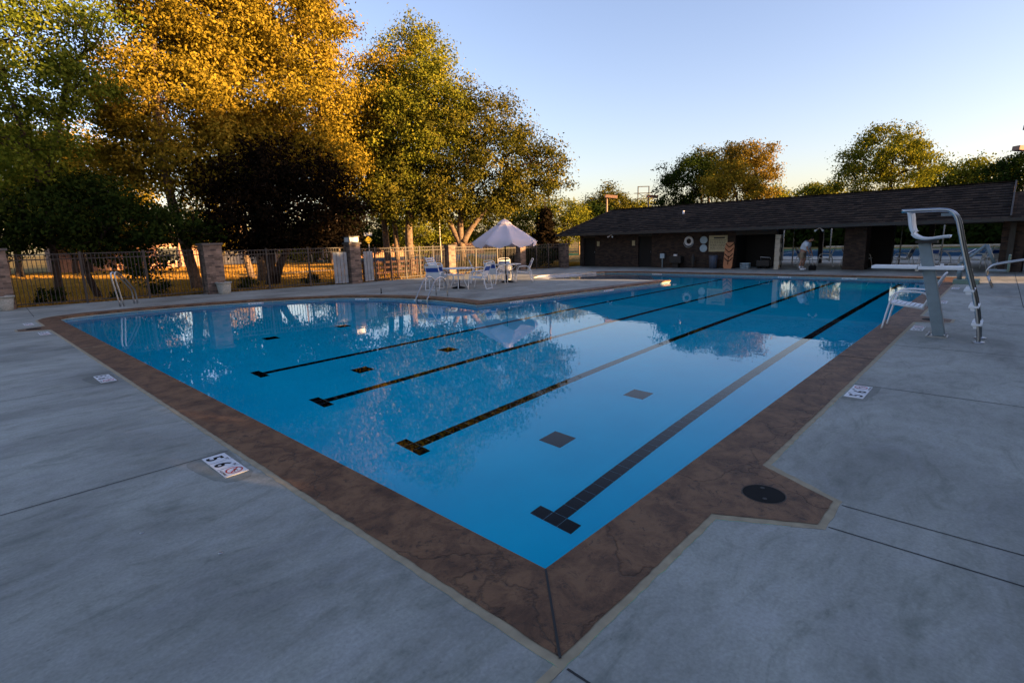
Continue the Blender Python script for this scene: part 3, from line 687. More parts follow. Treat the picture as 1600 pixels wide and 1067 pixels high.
# plum tree
b7 = Vector((8.2, 22.9, -.03))
def r7(px, py, d=25.5): return rel(px, py, d, b7)
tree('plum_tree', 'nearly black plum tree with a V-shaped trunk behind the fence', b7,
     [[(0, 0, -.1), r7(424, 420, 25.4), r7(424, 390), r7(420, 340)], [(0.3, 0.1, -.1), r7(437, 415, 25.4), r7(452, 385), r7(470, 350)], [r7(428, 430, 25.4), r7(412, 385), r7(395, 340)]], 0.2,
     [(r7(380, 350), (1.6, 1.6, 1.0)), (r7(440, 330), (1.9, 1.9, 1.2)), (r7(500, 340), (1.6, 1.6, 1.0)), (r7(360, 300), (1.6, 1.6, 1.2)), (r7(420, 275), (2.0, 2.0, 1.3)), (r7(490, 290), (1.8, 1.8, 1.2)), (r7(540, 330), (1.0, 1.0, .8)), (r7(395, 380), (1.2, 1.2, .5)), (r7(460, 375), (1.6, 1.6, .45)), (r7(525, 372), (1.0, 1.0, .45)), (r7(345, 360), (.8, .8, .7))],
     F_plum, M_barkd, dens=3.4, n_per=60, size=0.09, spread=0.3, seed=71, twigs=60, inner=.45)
# background trees: (px, dist, lobes[(px,py,r)], material, label, name)
BG = [
 (20, 52, [(20, 290, 4), (-30, 240, 4)], F_sunlit, 'sunlit tree far behind at the left edge, left of the locust trunk', 'round_tree'),
 (110, 55, [(70, 260, 3.2), (125, 255, 3.6), (100, 320, 4.2)], F_gold, 'yellow sunlit tree seen between the locust and the golden tree', 'round_tree'),
 (190, 58, [(165, 290, 3.2), (200, 330, 3.5), (150, 355, 3)], F_gold, 'orange green tree in the gap above the leaning tree', 'round_tree'),
 (340, 50, [(335, 360, 2.2), (325, 330, 2.0), (345, 320, 1.8)], F_gold, 'yellow lit tree seen just above the second brick pillar', 'round_tree'),
 (490, 62, [(470, 380, 2.4), (500, 370, 2.8), (540, 380, 2.4)], F_sunlit, 'low green tree behind the wooden fence under the plum tree', 'round_tree'),
 (575, 58, [(545, 355, 3.0), (580, 350, 3.4), (610, 360, 2.8), (565, 330, 2.4)], F_dark, 'dark tree behind the yellow road sign', 'round_tree'),
 (668, 48, [(668, 360, 2.3), (650, 370, 1.8), (688, 368, 1.8), (665, 340, 1.4)], F_sunlit, 'bright green rounded tree behind the thin white pole', 'round_tree'),
 (780, 50, [(760, 355, 2.2), (800, 350, 2.3), (830, 342, 2.0), (740, 345, 1.8), (780, 335, 1.6)], F_sunlit, 'wide green sunlit tree right behind the umbrella', 'round_tree'),
 (884, 46, [(880, 345, 1.8), (893, 335, 1.5), (870, 330, 1.4), (890, 360, 1.5)], F_sunlit, 'yellow green tree left of the pool house roof', 'round_tree'),
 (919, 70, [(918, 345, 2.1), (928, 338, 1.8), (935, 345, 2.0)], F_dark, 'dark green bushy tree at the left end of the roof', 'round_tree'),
 (952, 78, [(950, 315, 2.4), (940, 330, 2.6), (962, 332, 2.8), (975, 338, 2)], F_olive, 'thin crowned tree behind the left floodlight pole', 'round_tree'),
 (1002, 80, [(1001, 322, 1.2), (1003, 330, 1.4)], F_sunlit, 'little tree below the pylon', 'round_tree'),
 (1095, 52, [(1050, 310, 1.58), (1075, 290, 2.02), (1100, 300, 2.29), (1060, 270, 1.58), (1085, 262, 1.41)], F_dark, 'dark green tree rising behind the left half of the roof', 'round_tree'),
 (1105, 58, [(1105, 255, 1.71), (1130, 248, 1.80), (1115, 280, 1.98)], F_olive, 'thin brown topped tree between the dark green and the rust tree', 'round_tree'),
 (1150, 49, [(1125, 288, 1.35), (1150, 295, 1.53), (1140, 270, 1.26), (1165, 300, 1.17)], F_gold, 'small yellow lit tree in front of the rust coloured tree', 'round_tree'),
 (1180, 55, [(1165, 250, 1.61), (1190, 250, 1.61), (1178, 275, 1.87), (1195, 290, 1.36), (1165, 240, 1.19)], F_rust, 'rust coloured tree above the middle of the roof', 'round_tree'),
 (1212, 85, [(1213, 302, 1.4)], F_sunlit, 'tiny tree right of the rust coloured tree', 'round_tree'),
 (1282, 88, [(1262, 303, 1.5), (1280, 301, 1.8), (1300, 302, 1.6)], F_sunlit, 'low green tree left of the large round tree', 'round_tree'),
 (1385, 50, [(1350, 265, 1.93), (1385, 240, 2.18), (1420, 265, 1.85), (1375, 225, 1.34), (1395, 280, 2.18), (1335, 285, 1.26), (1438, 262, 0.84), (1330, 245, 0.67), (1410, 228, 1.01)], F_sunlit, 'large rounded sunlit tree above the right half of the roof', 'round_tree'),
 (1470, 80, [(1465, 285, 2.5), (1480, 285, 2.2)], F_sunlit, 'small tree just right of the large round tree', 'round_tree'),
 (1527, 82, [(1518, 285, 2.2), (1535, 280, 2.6), (1548, 288, 2)], F_sunlit, 'rounded tree beyond the right part of the roof', 'round_tree'),
 (1580, 76, [(1570, 285, 2.2), (1590, 280, 2.6), (1610, 275, 3)], F_dark, 'dark tree behind the floodlight pole at the right edge', 'round_tree'),
]
for i, (px, dist, lobs, mt_, lb, nm) in enumerate(BG):
    bb = spot(px, dist, -.04)
    far_f = dist / 50
    lobes = [(rel(a, c_, dist + 0.6 * math.sin(i * 3 + j), bb), (r_, r_, r_ * .82)) for j, (a, c_, r_) in enumerate(lobs)]
    zt = sum(l[0][2] for l in lobes) / len(lobes)
    tree(nm, lb, bb, [[(0, 0, -.1), (0.1, 0, max(1.0, zt * .35)), (0.0, .1, max(1.6, zt * .8))]], 0.22, lobes, mt_, M_barkd, dens=1.2 / far_f, n_per=120, size=0.10 * far_f, spread=0.36 * far_f, seed=100 + i, group='trees in the distance', twigs=14)
# conifer
bb = spot(852, 44, -.04)
root = empty('conifer', bb); tag(root, 'dark reddish conifer behind the fence right of the umbrella', 'tree', 'trees in the distance')
g = np.random.default_rng(5); pts = []
for k in range(420):
    z = g.uniform(0.2, 4.0); r_ = (4.2 - z) * 0.4 * (0.75 + .4 * math.sin(z * 7)) ; a = g.uniform(0, 6.28); q_ = r_ * math.sqrt(g.uniform(0.2, 1)); pts.append((q_ * math.cos(a), q_ * math.sin(a), z))
leaf_mesh('crown', pts, 22, 0.17, 0.2, F_plum, root, 9)
MB().tube([(0, 0, 0), (0, 0, 5.2)], [.14, .03], 7).build('trunk', M_barkd, root)
# evergreens south of the pool (outside the frame) added to throw the evening shade
NUMS = 'first second third fourth fifth sixth seventh eighth ninth tenth eleventh twelfth thirteenth'.split()
for i in range(13):
    x = -19.3 + i * 3.5; h_ = (12.0, 11.2, 12.6, 11.4, 12.4, 11.6, 11.8, 12.6, 11.6, 12.0, 12.8, 11.4, 11.8)[i]
    root = empty('shade_evergreen', (x, -14.5 + .5 * math.sin(i * 2), -.04)); tag(root, 'dense evergreen added out of view in the row south of the pool deck, %s from the west end' % NUMS[i], 'tree', 'added shade trees south of the pool')
    g = np.random.default_rng(300 + i); K = 1300; z = g.uniform(0.2, 1, K) ** 0.9 * h_; rr_ = (2.1 * np.clip((h_ - z) / h_ * 5, 0.15, 1) ** .6) * np.sqrt(g.uniform(0, 1, K)); a = g.uniform(0, 6.283, K)
    if i == 12: z = np.where((z > 5.3) & (z < 7.6), z + 4, z)  # crown gap shaped to let sun through to the lawn
    leaf_mesh('crown', np.stack([rr_ * np.cos(a), rr_ * np.sin(a), z], 1), 12, 0.38, 0.3, F_dark, root, 320 + i)
    MB().tube([(0, 0, 0), (0, 0, h_ * .8)], [.2, .06], 7).build('trunk', M_barkd, root)
root = empty('hedge', (0, -12, 0)); tag(root, 'clipped hedge added out of view along the south side of the pool deck', 'hedge')  # hedge outside the frame, added to keep low sun off the deck
g = np.random.default_rng(8)
pts = np.stack([g.uniform(-24, 23.2, 3600), g.uniform(-.5, .5, 3600), g.uniform(0, 2.4, 3600)], 1)
leaf_mesh('foliage', pts, 16, 0.22, 0.22, F_dark, root, 77)
# shrubs by the fence
for i, (x, y, r_, lb) in enumerate([(0.55, 21.9, .42, 'round dark shrub behind the fence near the planter at the left edge'), (3.7, 22.0, .38, 'round dark shrub behind the fence left of the second brick pillar'), (6.75, 21.6, .36, 'small dark shrub at the fence right of the planter'), (9.4, 21.3, .36, 'small dark shrub at the fence left of the lamp pillar'), (2.2, 21.6, .2, 'tiny green shrub behind the fence by the grab rail')]):
    o_ = empty('shrub', (x, y, -.03)); tag(o_, lb, 'shrub', 'shrubs along the fence')
    C_, D_ = crown_points([((0, 0, r_ * .6), (r_, r_, r_ * .75))], 26, 400 + i)
    leaf_mesh('foliage', C_, 22, 0.06, 0.07, F_dark, o_, 410 + i)
o_ = empty('shrub', (22.3, 19.9, -.03)); tag(o_, 'large dark bush behind the fence by the pool house', 'shrub')
C_, D_ = crown_points([((0, 0, .7), (1.3, .9, .75)), ((1.0, -.6, .7), (.9, .7, .6)), ((-1.0, .5, .45), (.8, .7, .4))], 12, 431); leaf_mesh('foliage', C_, 24, 0.09, 0.13, F_dark, o_, 433)
o_ = empty('shrub', (18.6, 20.6, -.03)); tag(o_, 'round bush behind the fence under the umbrella edge', 'shrub')
C_, D_ = crown_points([((0, 0, .4), (.7, .6, .4))], 16, 435); leaf_mesh('foliage', C_, 24, 0.08, 0.1, F_dark, o_, 436)

# grass on the lawn beyond the fence
M_grass = foliage('grass_blade', (0.17, 0.10, 0.02), (0.38, 0.21, 0.045), (0.52, 0.30, 0.08), 0.35, clump=0.35)
def grass(name, n_, x0, x1, ya, yb, seed):
    g = np.random.default_rng(seed); x = g.uniform(x0, x1, n_); t = g.uniform(0, 1, n_) ** 1.5; y = ya + (yb - ya) * t
    k = y > np.interp(x, [p[0] for p in FL], [p[1] for p in FL]) + .35
    k &= ~((y > 45.4) & (y < 48.6) & (x < 24.1)) & ~((x > 24.4) & (y > 32.9)) & ~((y > 31.8) & (y < 34.8) & (x > 10.3))
    x = x[k]; y = y[k]; K = len(x); sc_ = 1 + (y - 20) / 30
    a = g.uniform(0, math.pi, K); h_ = g.uniform(.05, .11, K) * (.6 + .4 * sc_); w_ = g.uniform(.02, .045, K) * sc_
    V = np.empty((K, 3, 3)); dx = np.cos(a) * w_; dy = np.sin(a) * w_; lx = g.normal(0, .3, K) * h_; ly = g.normal(0, .3, K) * h_
    V[:, 0] = np.stack([x - dx, y - dy, np.full(K, -.035)], 1); V[:, 1] = np.stack([x + dx, y + dy, np.full(K, -.035)], 1); V[:, 2] = np.stack([x + lx, y + ly, -.035 + h_], 1)
    me = bpy.data.meshes.new(name); me.vertices.add(K * 3); me.vertices.foreach_set('co', V.reshape(-1).astype(np.float32)); me.loops.add(K * 3); me.loops.foreach_set('vertex_index', np.arange(K * 3, dtype=np.int32))
    me.polygons.add(K); me.polygons.foreach_set('loop_start', np.arange(0, K * 3, 3, dtype=np.int32)); me.polygons.foreach_set('loop_total', np.full(K, 3, dtype=np.int32)); me.update(); me.materials.append(M_grass)
    return tag(link(bpy.data.objects.new(name, me)), 'short dry golden grass on the lawn behind the fence', 'grass', kind='stuff')
FL = [(-14, 21.6), (-0.9, 20.9), (5, 20.35), (10.4, 19.5), (16, 19.6), (20.8, 19.2), (24, 17.9), (30, 17.9)]
grass('grass', 330000, -14, 30, 19, 58, 5)
# ---------------------------------------------------------------- pillars and fence
def pillar(x, y, s, h, label, rz=0.0, lamp=False, cap=0.05):
    root = empty('brick_pillar', (x, y, 0), rz); tag(root, label, 'pillar', 'brick pillars of the fence')
    MB().box(-s / 2, s / 2, -s / 2, s / 2, -.1, h).build('shaft', M_pbrick, root)
    MB().box(-s / 2 - cap, s / 2 + cap, -s / 2 - cap, s / 2 + cap, h, h + .07).build('cap', M_cap, root, bevel=.01)
    if lamp:
        z = h + .07; a = s / 2 - .02
        lm = MB().box(-a, a, -a, a, z, z + .03).box(-a - .02, a + .02, -a - .02, a + .02, z + .23, z + .28)
        for sx_ in (-1, 1):
            for sy_ in (-1, 1): lm.box(min(sx_ * a, sx_ * (a - .03)), max(sx_ * a, sx_ * (a - .03)), min(sy_ * a, sy_ * (a - .03)), max(sy_ * a, sy_ * (a - .03)), z + .03, z + .23)
        lo = lm.build('lamp_housing', M_dark, root)
        q_ = a - .008
        MB().box(-q_, q_, -q_, q_, z + .032, z + .228).build('lamp_panel', M_lampglass, lo)
    return root
PL = [(-0.75, 20.75, .62, 1.75), (5.05, 20.15, .62, 1.78), (10.4, 19.3, .5, 1.68), (16.0, 19.45, .45, 1.45), (20.85, 18.95, .45, 1.5), (23.45, 17.8, .42, 1.35)]
plab = ['brick fence pillar at the left edge behind a planter', 'tall brick fence pillar with a stone planter at its foot', 'brick fence pillar topped by a square lamp', 'brick fence pillar behind the chairs left of the umbrella', 'brick fence pillar with a sunlit side under the umbrella edge', 'dark brick fence pillar beside the pool house']
for i, (x, y, s, h) in enumerate(PL): pillar(x, y, s, h, plab[i], lamp=(i == 2))
def fence_run(a, b_, h, label, n_posts, tilt=0, pick=0.105):
    a = Vector((*a, 0)); b_ = Vector((*b_, 0)); L = (b_ - a).length; rz = math.atan2(b_.y - a.y, b_.x - a.x)
    root = empty('metal_fence', a, rz); tag(root, label, 'fence', 'metal picket fence between the pillars')
    pk = MB(); n_ = int(L / pick)
    for i in range(n_ + 1):
        x = i * L / n_; pk.box(x - .009, x + .009, -.009, .009, .05, h)
    pk.build('pickets', M_fence, root)
    for z in (h - .012, h - .17, .1): MB().box(0, L, -.016, .016, z - .016, z + .016).build('rail', M_fence, root)
    for i in range(n_posts):
        x = L * (i + 1) / (n_posts + 1); MB().box(x - .032, x + .032, -.032, .032, -.1, h + .04).box(x - .04, x + .04, -.04, .04, h + .04, h + .055).build('post', M_fence, root)
    return root
H = 1.6
fence_run((-0.4, 20.75), (4.72, 20.2), 1.62, 'metal picket fence left of the tall pillar with planter', 2)
fence_run((5.38, 20.1), (10.13, 19.35), 1.56, 'metal picket fence between the planter pillar and the lamp pillar', 2)
fence_run((10.68, 19.3), (15.75, 19.45), 1.48, 'metal picket fence and gate right of the lamp pillar', 5)
fence_run((16.25, 19.43), (20.6, 18.98), 1.42, 'sunlit metal picket fence left of the pillar under the umbrella', 2)
fence_run((21.1, 18.85), (23.2, 17.9), 1.40, 'short sunlit metal picket fence ending at the pool house', 2)
fence_run((-14, 21.2), (-1.1, 20.78), 1.62, 'metal picket fence running out at the left edge', 5)
# grey boards beside the lamp pillar
for k, (ax, ay, n_, lb) in enumerate([(9.45, 19.28, 4, 'grey upright boards left of the lamp pillar'), (10.85, 19.2, 3, 'grey upright boards right of the lamp pillar')]):
    root = empty('board_panel', (ax, ay, 0), R(-6 if k == 0 else 0)); tag(root, lb, 'board panel', 'grey boards at the lamp pillar')
    for i in range(n_):
        MB().box(i * .155, i * .155 + .135, -.05, -.022, .06, 1.36).build('board', M_grey, root, bevel=.004)
    MB().box(-.01, n_ * .155, -.02, 0.0, .3, .36).box(-.01, n_ * .155, -.02, 0.0, 1.1, 1.16).build('batten', M_grey, root)
# gate latch
tag(MB().box(11.9, 12.02, 19.24, 19.3, .75, .95).build('gate_latch', M_dark), 'dark latch box on the gate', 'latch')
# low wooden rack behind the gate
root = empty('wooden_rack', (11.3, 20.6, 0), R(2)); tag(root, 'low dark brown wooden rail rack behind the gate', 'rack')
M_rack = plain('rack_wood', (0.07, 0.03, 0.02), 0.9)
for z in (.25, .5, .75): MB().box(0, 4.6, -.03, .03, z, z + .09).build('rail', M_rack, root)
for i in range(12): MB().box(i * .4, i * .4 + .07, .03, .1, -.05, .9).build('upright', M_rack, root)
# planters
for (x, y, lb) in ((5.2, 19.62, 'pale stone planter pot at the foot of the tall pillar'), (-0.72, 20.2, 'pale stone planter pot at the left edge')):
    root = empty('planter', (x, y, 0)); tag(root, lb, 'planter', 'stone planters')
    MB().lathe([(.02, 0), (.19, 0), (.2, .03), (.25, .38), (.24, .385)], 4 if False else 28).build('pot', M_planter, root)
    MB().lathe([(.25, .38), (.28, .385), (.285, .43), (.255, .435), (.24, .40), (.02, .39)], 28).build('rim', M_planter, root)

# ---------------------------------------------------------------- pool house
root = empty('pool_house', (25, 0, 0)); tag(root, 'long low brick pool house with a dark shingle roof and open breezeway', 'building')
XB = 6.0
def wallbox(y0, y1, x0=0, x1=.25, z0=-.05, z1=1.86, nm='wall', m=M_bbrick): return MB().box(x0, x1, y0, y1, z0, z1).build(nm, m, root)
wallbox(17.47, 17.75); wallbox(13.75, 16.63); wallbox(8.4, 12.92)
wallbox(8.4, 17.75, XB - .25, XB); wallbox(-8.05, -1.3, XB - .25, XB); wallbox(6.72, 8.4, 1.5, 1.7, m=M_inter); wallbox(17.5, 17.75, .25, XB - .25)  # southern back wall added to keep sun out of the breezeway
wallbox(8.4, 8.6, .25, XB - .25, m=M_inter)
for (y0, y1) in ((16.63, 17.47), (12.92, 13.75)):
    d_ = MB().box(.12, .17, y0, y1, 0, 1.7).build('door', M_inter, root); MB().tube([(.09, y0 + .1, .8), (.09, y0 + .1, .9)], .012, 6).build('handle', M_steel, d_)
    MB().box(0.0, .25, y0, y1, 1.7, 1.86).build('lintel', M_trimd, root)
MB().box(0.0, .25, 6.5, 8.4, 1.62, 1.86).build('lintel', M_trimd, root)
for (y0, y1, x1) in ((2.95, 3.76, .9), (-1.9, -1.25, .6), (-8.3, -7.6, .6)): wallbox(y0, y1, 0, x1, nm='pier')
wallbox(2.3, 3.76, 2.2, 2.6, nm='pier', m=M_inter)
for y0 in (5.9, 1.2, -2.4): MB().box(XB - .2, XB, y0, y0 + .2, 0, 1.9).build('post', M_trimd, root)
wallbox(-8.3, -8.05, .25, XB); wallbox(-4.2, -1.9, .3, .5, z1=1.86, nm='partition', m=M_trimd)  # south end wall added to block low sun from the breezeway
MB().box(-.15, -.03, -1.62, -1.45, 0, 1.8).build('post', M_trimd, root)
# ceiling/soffit
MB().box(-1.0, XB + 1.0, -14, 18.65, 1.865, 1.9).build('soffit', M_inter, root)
# roof
z0, zr = 1.93, 3.42; xe0, xe1, xr = -1.06, XB + 1.06, 2.5 + .5
y1e, y1r = 18.7, 17.3; yR = -1.4
mb = MB()
mb.add([(xe0, y1e, z0), (xe1, y1e, z0), (xr, y1r, zr)], [(0, 1, 2)])
def slope(y0, y1):
    # gently uneven shingle plane in bands
    n_ = 14
    for i in range(n_):
        t0, t1 = i / n_, (i + 1) / n_
        yy1a = y1 + (y1r - y1e) * t0 if y1 == y1e else y1; yy1b = y1 + (y1r - y1e) * t1 if y1 == y1e else y1
        xa, xb_ = xe0 + (xr - xe0) * t0, xe0 + (xr - xe0) * t1; za, zb_ = z0 + (zr - z0) * t0, z0 + (zr - z0) * t1
        mb.add([(xa, y0, za + .012), (xa, yy1a, za + .012), (xb_, yy1b, zb_ - .004), (xb_, y0, zb_ - .004)], [(0, 1, 2, 3)])
slope(yR, y1e)
mb.add([(xe1, yR, z0), (xe1, y1e, z0), (xr, y1r, zr), (xr, yR, zr)], [(3, 2, 1, 0)])
mb.add([(xe0, yR, z0), (xe1, yR, z0), (xr, yR, zr)], [(0, 1, 2)])
z2 = 2.95; t_r = (z2 - z0) / (zr - z0); x2 = xe0 + (xr - xe0) * t_r
mb.add([(xe0, -14, z0), (xe0, yR - .002, z0), (x2, yR - .002, z2), (x2, -14, z2)], [(3, 2, 1, 0)]); mb.add([(xe1, -14, z0), (xe1, yR, z0), (x2, yR, z2), (x2, -14, z2)], [(0, 1, 2, 3)])
rf = mb.build('roof', M_roof, root, fix=False)
MB().beam((xr, yR, zr + .01), (xr, y1r, zr + .01), .2, .04).build('ridge_cap', M_roof, rf)
MB().beam((xe0, y1e, z0 + .01), (xr, y1r, zr + .01), .2, .03).build('ridge_cap', M_roof, rf)
MB().beam((xe0 + .05, yR - .03, z0 + .05), (xr, yR - .03, zr), .05, .12).build('rake_board', M_trimd, rf)
MB().box(xe0 - .06, xe0, -14, y1e + .06, 1.83, 1.95).build('gutter', M_trimd, root)
MB().box(xe0, xe1, y1e, y1e + .05, 1.84, 1.95).build('fascia', M_trimd, root)
MB().box(xe1, xe1 + .05, -14, y1e, 1.84, 1.95).build('fascia', M_trimd, root)
MB().lathe([(.05, 2.5), (.05, 3.02)], 14, (1.5, 11.85, 0)).build('vent_pipe', M_white, rf); MB().beam((1.2, 11.95, 2.62), (1.7, 11.95, 2.83), .25, .03).build('vent_flashing', M_disc, rf)
for (y, lb) in ((15.0, 0), (4.55, 0)):
    fl = MB().box(-.9, -.8, y - .04, y + .04, 1.80, 1.86).build('floodlight', M_white, root)
    for s_ in (-1, 1): MB().tube([(-.85, y + s_ * .05, 1.79), (-.95, y + s_ * .16, 1.70)], [.025, .042], 10).build('lamp_head', M_white, fl)
for y in (16.41, 14.05): MB().box(-.012, -.002, y - .09, y + .09, 1.2, 1.48).build('door_sign', M_tanboard, root)
MB().box(0.0, .01, -1.2, 17.7, 1.95, 1.99)
# things on the wall
wx = 24.97
root = empty('life_ring', (wx, 10.78, 1.38)); tag(root, 'white life ring hanging on the pool house wall', 'life ring')
mb = MB(); pts = [(0, .19 * math.cos(a), .19 * math.sin(a)) for a in [2 * math.pi * i / 28 for i in range(29)]]; mb.tube(pts, .062, 10, cap=False); mb.build('ring', M_white, root)
mb = MB(); mb.tube([(-.03, .27 * math.cos(a) , .27 * math.sin(a) - .05) for a in [math.pi + math.pi * i / 12 for i in range(13)]], .008, 5); mb.build('rope', M_strap, root)
for z, nm in ((1.42, 'upper'), (1.0, 'lower')):
    o_ = MB().add([], []); mb = MB()
    mb.tube([(wx, 9.98, z), (wx - .03, 9.98, z)], .19, 26)
    tag(mb.build('wall_disc', M_disc), 'pale blue round disc on the pool house wall, %s one' % nm, 'disc', 'round discs on the wall')
root = empty('notice_board', (wx, 9.25, 1.23)); tag(root, 'tan notice board with dark lettering lines on the wall', 'notice board')
MB().box(-.03, 0, -.48, .45, -.4, .4).build('panel', M_tanboard, root)
mb = MB(); r_ = random.Random(3)
mb.box(-.034, -.0301, -.35, .2, .25, .32)
for i in range(7):
    z = .16 - i * .075; x = .38
    while x > -.36:
        w_ = r_.uniform(.04, .12); mb.box(-.033, -.0301, max(x - w_, -.4), x, z, z + .022); x -= w_ + .03
mb.build('lettering', M_trimd, root)
root = empty('spine_board', (wx - .28, 8.62, 0)); tag(root, 'orange rescue board with dark straps leaning beside the notice board', 'rescue board')
ob_ = MB()
outl = [(-.17, .0), (.17, .0), (.22, .12), (.23, 1.1), (.17, 1.28), (-.17, 1.28), (-.23, 1.1), (-.22, .12)]
vs = [(0 + z * .17, y, z) for y, z in outl] + [(.03 + z * .17, y, z) for y, z in outl]
ob_.add(vs, [tuple(range(8)), tuple(range(15, 7, -1))] + [(i, (i + 1) % 8, 8 + (i + 1) % 8, 8 + i) for i in range(8)]); ob_.build('board', M_orange, root)
for k, z in enumerate((1.12, .88, .62, .42)):
    pts = [(z_ * .17 - .014, y, z_) for y, z_ in ((.2, z + .1), (.08, z - .02 if k < 2 else z), (0, z - .06), (-.1, z), (-.2, z + .12))]
    MB().tube(smooth_pts(pts, 3), .018, 5).build('strap', M_black, root)
MB().tube([(.62 * .17 - .012, 0, .62), (.2 * .17 - .012, 0, .2)], .016, 5).build('strap', M_black, root)
root = empty('trash_can', (24.6, 9.3, 0)); tag(root, 'blue grey trash can under the notice board', 'trash can')
MB().lathe([(.17, 0), (.21, .6), (.2, .62)], 20).build('body', M_can, root); MB().lathe([(.22, .6), (.22, .64), (.15, .67)], 20).build('rim', M_can, root)
root = empty('electric_box', (wx - .1, 12.2, 0)); tag(root, 'pale grey box on a post against the brick wall', 'box')
MB().box(-.05, .08, -.12, .12, .5, .75).build('cabinet', M_disc, root); MB().box(-.02, .03, -.03, .03, 0, .5).build('post', M_lift, root)
root = empty('drinking_fountain', (24.7, 11.35, 0)); tag(root, 'dark drinking fountain against the pool house wall', 'fountain')
MB().box(-.15, .2, -.35, .3, .25, .62).build('basin', M_dark, root, bevel=.03); MB().box(-.05, .15, -.15, .15, 0, .25).build('pedestal', M_dark, root); MB().box(-.1, .0, -.1, .08, .63, .72).build('spout', M_strap, root)
root = empty('equipment_pile', (24.7, 10.4, 0)); tag(root, 'dark folded umbrella leaning by the drinking fountain', 'folded umbrella')
MB().lathe([(.02, 0), (.05, .1), (.1, .5), (.03, .75)], 10).build('cloth', M_trimd, root)
# storage recess items
root = empty('basket', (25.1, 7.9, 0)); tag(root, 'pale open crate on the floor of the dark recess', 'crate')
mb = MB(); mb.box(-.15, .15, -.2, .2, .0, .02)
for z in (.05, .12, .19, .24): mb.box(-.16, -.145, -.2, .2, z, z + .025).box(.145, .16, -.2, .2, z, z + .025).box(-.145, .145, -.21, -.195, z, z + .025).box(-.145, .145, .195, .21, z, z + .025)
mb.build('slats', M_disc, root)
root = empty('cart', (25.3, 7.1, 0)); tag(root, 'dark cart with a pale handle in the storage recess', 'cart')
MB().box(-.2, .2, -.3, .3, .12, .4).build('body', M_dark, root, bevel=.02); MB().tube([(0, -.3, .4), (-.1, -.3, .52), (-.1, .15, .55), (0, .15, .4)], .012, 6).build('handle', M_strap, root)
for s_ in (-.2, .2): MB().tube([(-.16, s_, .07), (.16, s_, .07)], .07, 12).build('wheel', M_black, root)
root = empty('shower_post', (24.75, 6.35, 0)); tag(root, 'pale stone post at the edge of the breezeway', 'post')
mb = MB()
for i in range(8): mb.box(-.12, .12, -.1 - (.03 if i % 2 else 0), .1, i * .2, i * .2 + .19)
mb.build('shaft', M_cream, root)
o_ = MB().box(24.95, 25.35, -3.2, -1.95, 0, 1.25).build('cabinet', plain('cab_grey', (.12, .13, .14), .6), bevel=.01); tag(o_, 'grey cabinet under the roof at the right edge', 'cabinet')

# ---------------------------------------------------------------- patio chair, table
def make_chair():
    root = empty('patio_chair')
    r_ = .016
    for s_ in (-1, 1):
        y = .27 * s_
        MB().tube(smooth_pts([(.34, y, 0), (.29, y, .30), (.23, y, .56), (.14, y, .62), (-.05, y, .63), (-.2, y, .60), (-.27, y, .45), (-.31, y, .25), (-.36, y, .012)], 3), r_, 8).build('armrest', M_white, root)
    mb = MB()
    mb.tube([(-.36, -.27, .014), (-.36, .27, .014)], r_, 8)
    mb.build('stretcher', M_white, root)
    mb = MB()
    mb.tube([(-.19, -.24, .36), (.24, -.24, .42), (.27, -.2, .43), (.27, .2, .43), (.24, .24, .42), (-.19, .24, .36)], r_, 8)
    mb.build('seat_frame', M_white, root)
    mb = MB()
    mb.tube([(-.17, -.24, .37), (-.26, -.25, .6), (-.37, -.25, .86), (-.395, -.2, .915), (-.4, 0, .925), (-.395, .2, .915), (-.37, .25, .86), (-.26, .25, .6), (-.17, .24, .37)], r_, 8)
    mb.build('back_frame', M_white, root)
    for i in range(7):
        x = -.14 + i * .062; z = .372 + i * .0085
        MB().box(x - .026, x + .026, -.25, .25, z, z + .014).build('strap', M_strap, root)
    for i in range(6):
        z = .44 + i * .075
        if 3 <= i <= 4: continue
        t = (z - .37) / .5; x = -.17 - .2 * t
        MB().beam((x, -.255, z), (x, .255, z), .014, .071, up=(-.37, 0, .93)).build('strap', M_strap, root)
    for z in (.665, .735):
        t = (z - .37) / .5; x = -.17 - .2 * t
        MB().beam((x, -.258, z), (x, .258, z), .014, .07, up=(-.37, 0, .93)).build('blue_strap', M_blue, root)
    return root
CH = [(10.08, 13.25, 25, 'patio chair with a blue band, leftmost at the left table', 1), (10.6, 13.75, 35, 'patio chair with a blue band behind the leftmost chair', 1), (11.05, 12.05, 112, 'patio chair with a blue band at the right of the left table', 1),
      (12.75, 13.0, 12, 'patio chair with a blue band left of the umbrella pole, seen from behind', 2), (12.9, 14.0, -40, 'patio chair with a blue band half hidden left of the umbrella pole', 2), (14.35, 13.95, -130, 'patio chair facing us at the back of the umbrella table', 2), (14.15, 12.75, 138, 'patio chair with a blue band at the right end of the umbrella table', 2)]
ch0 = make_chair(); first = True
def place_chair(x, y, deg, label, group=None):
    global first
    c_ = ch0 if first else copy_tree(ch0); first = False
    c_.location = (x, y, 0); c_.rotation_euler = (0, 0, R(deg)); tag(c_, label, 'chair', group)
    return c_
for x, y, dg, lb, t_ in CH: place_chair(x, y, dg, lb, 'patio chairs round the two white tables')
place_chair(9.08, -.42, 90, 'white strap chair facing the pool beside the lifeguard stand', 'white strap chairs')
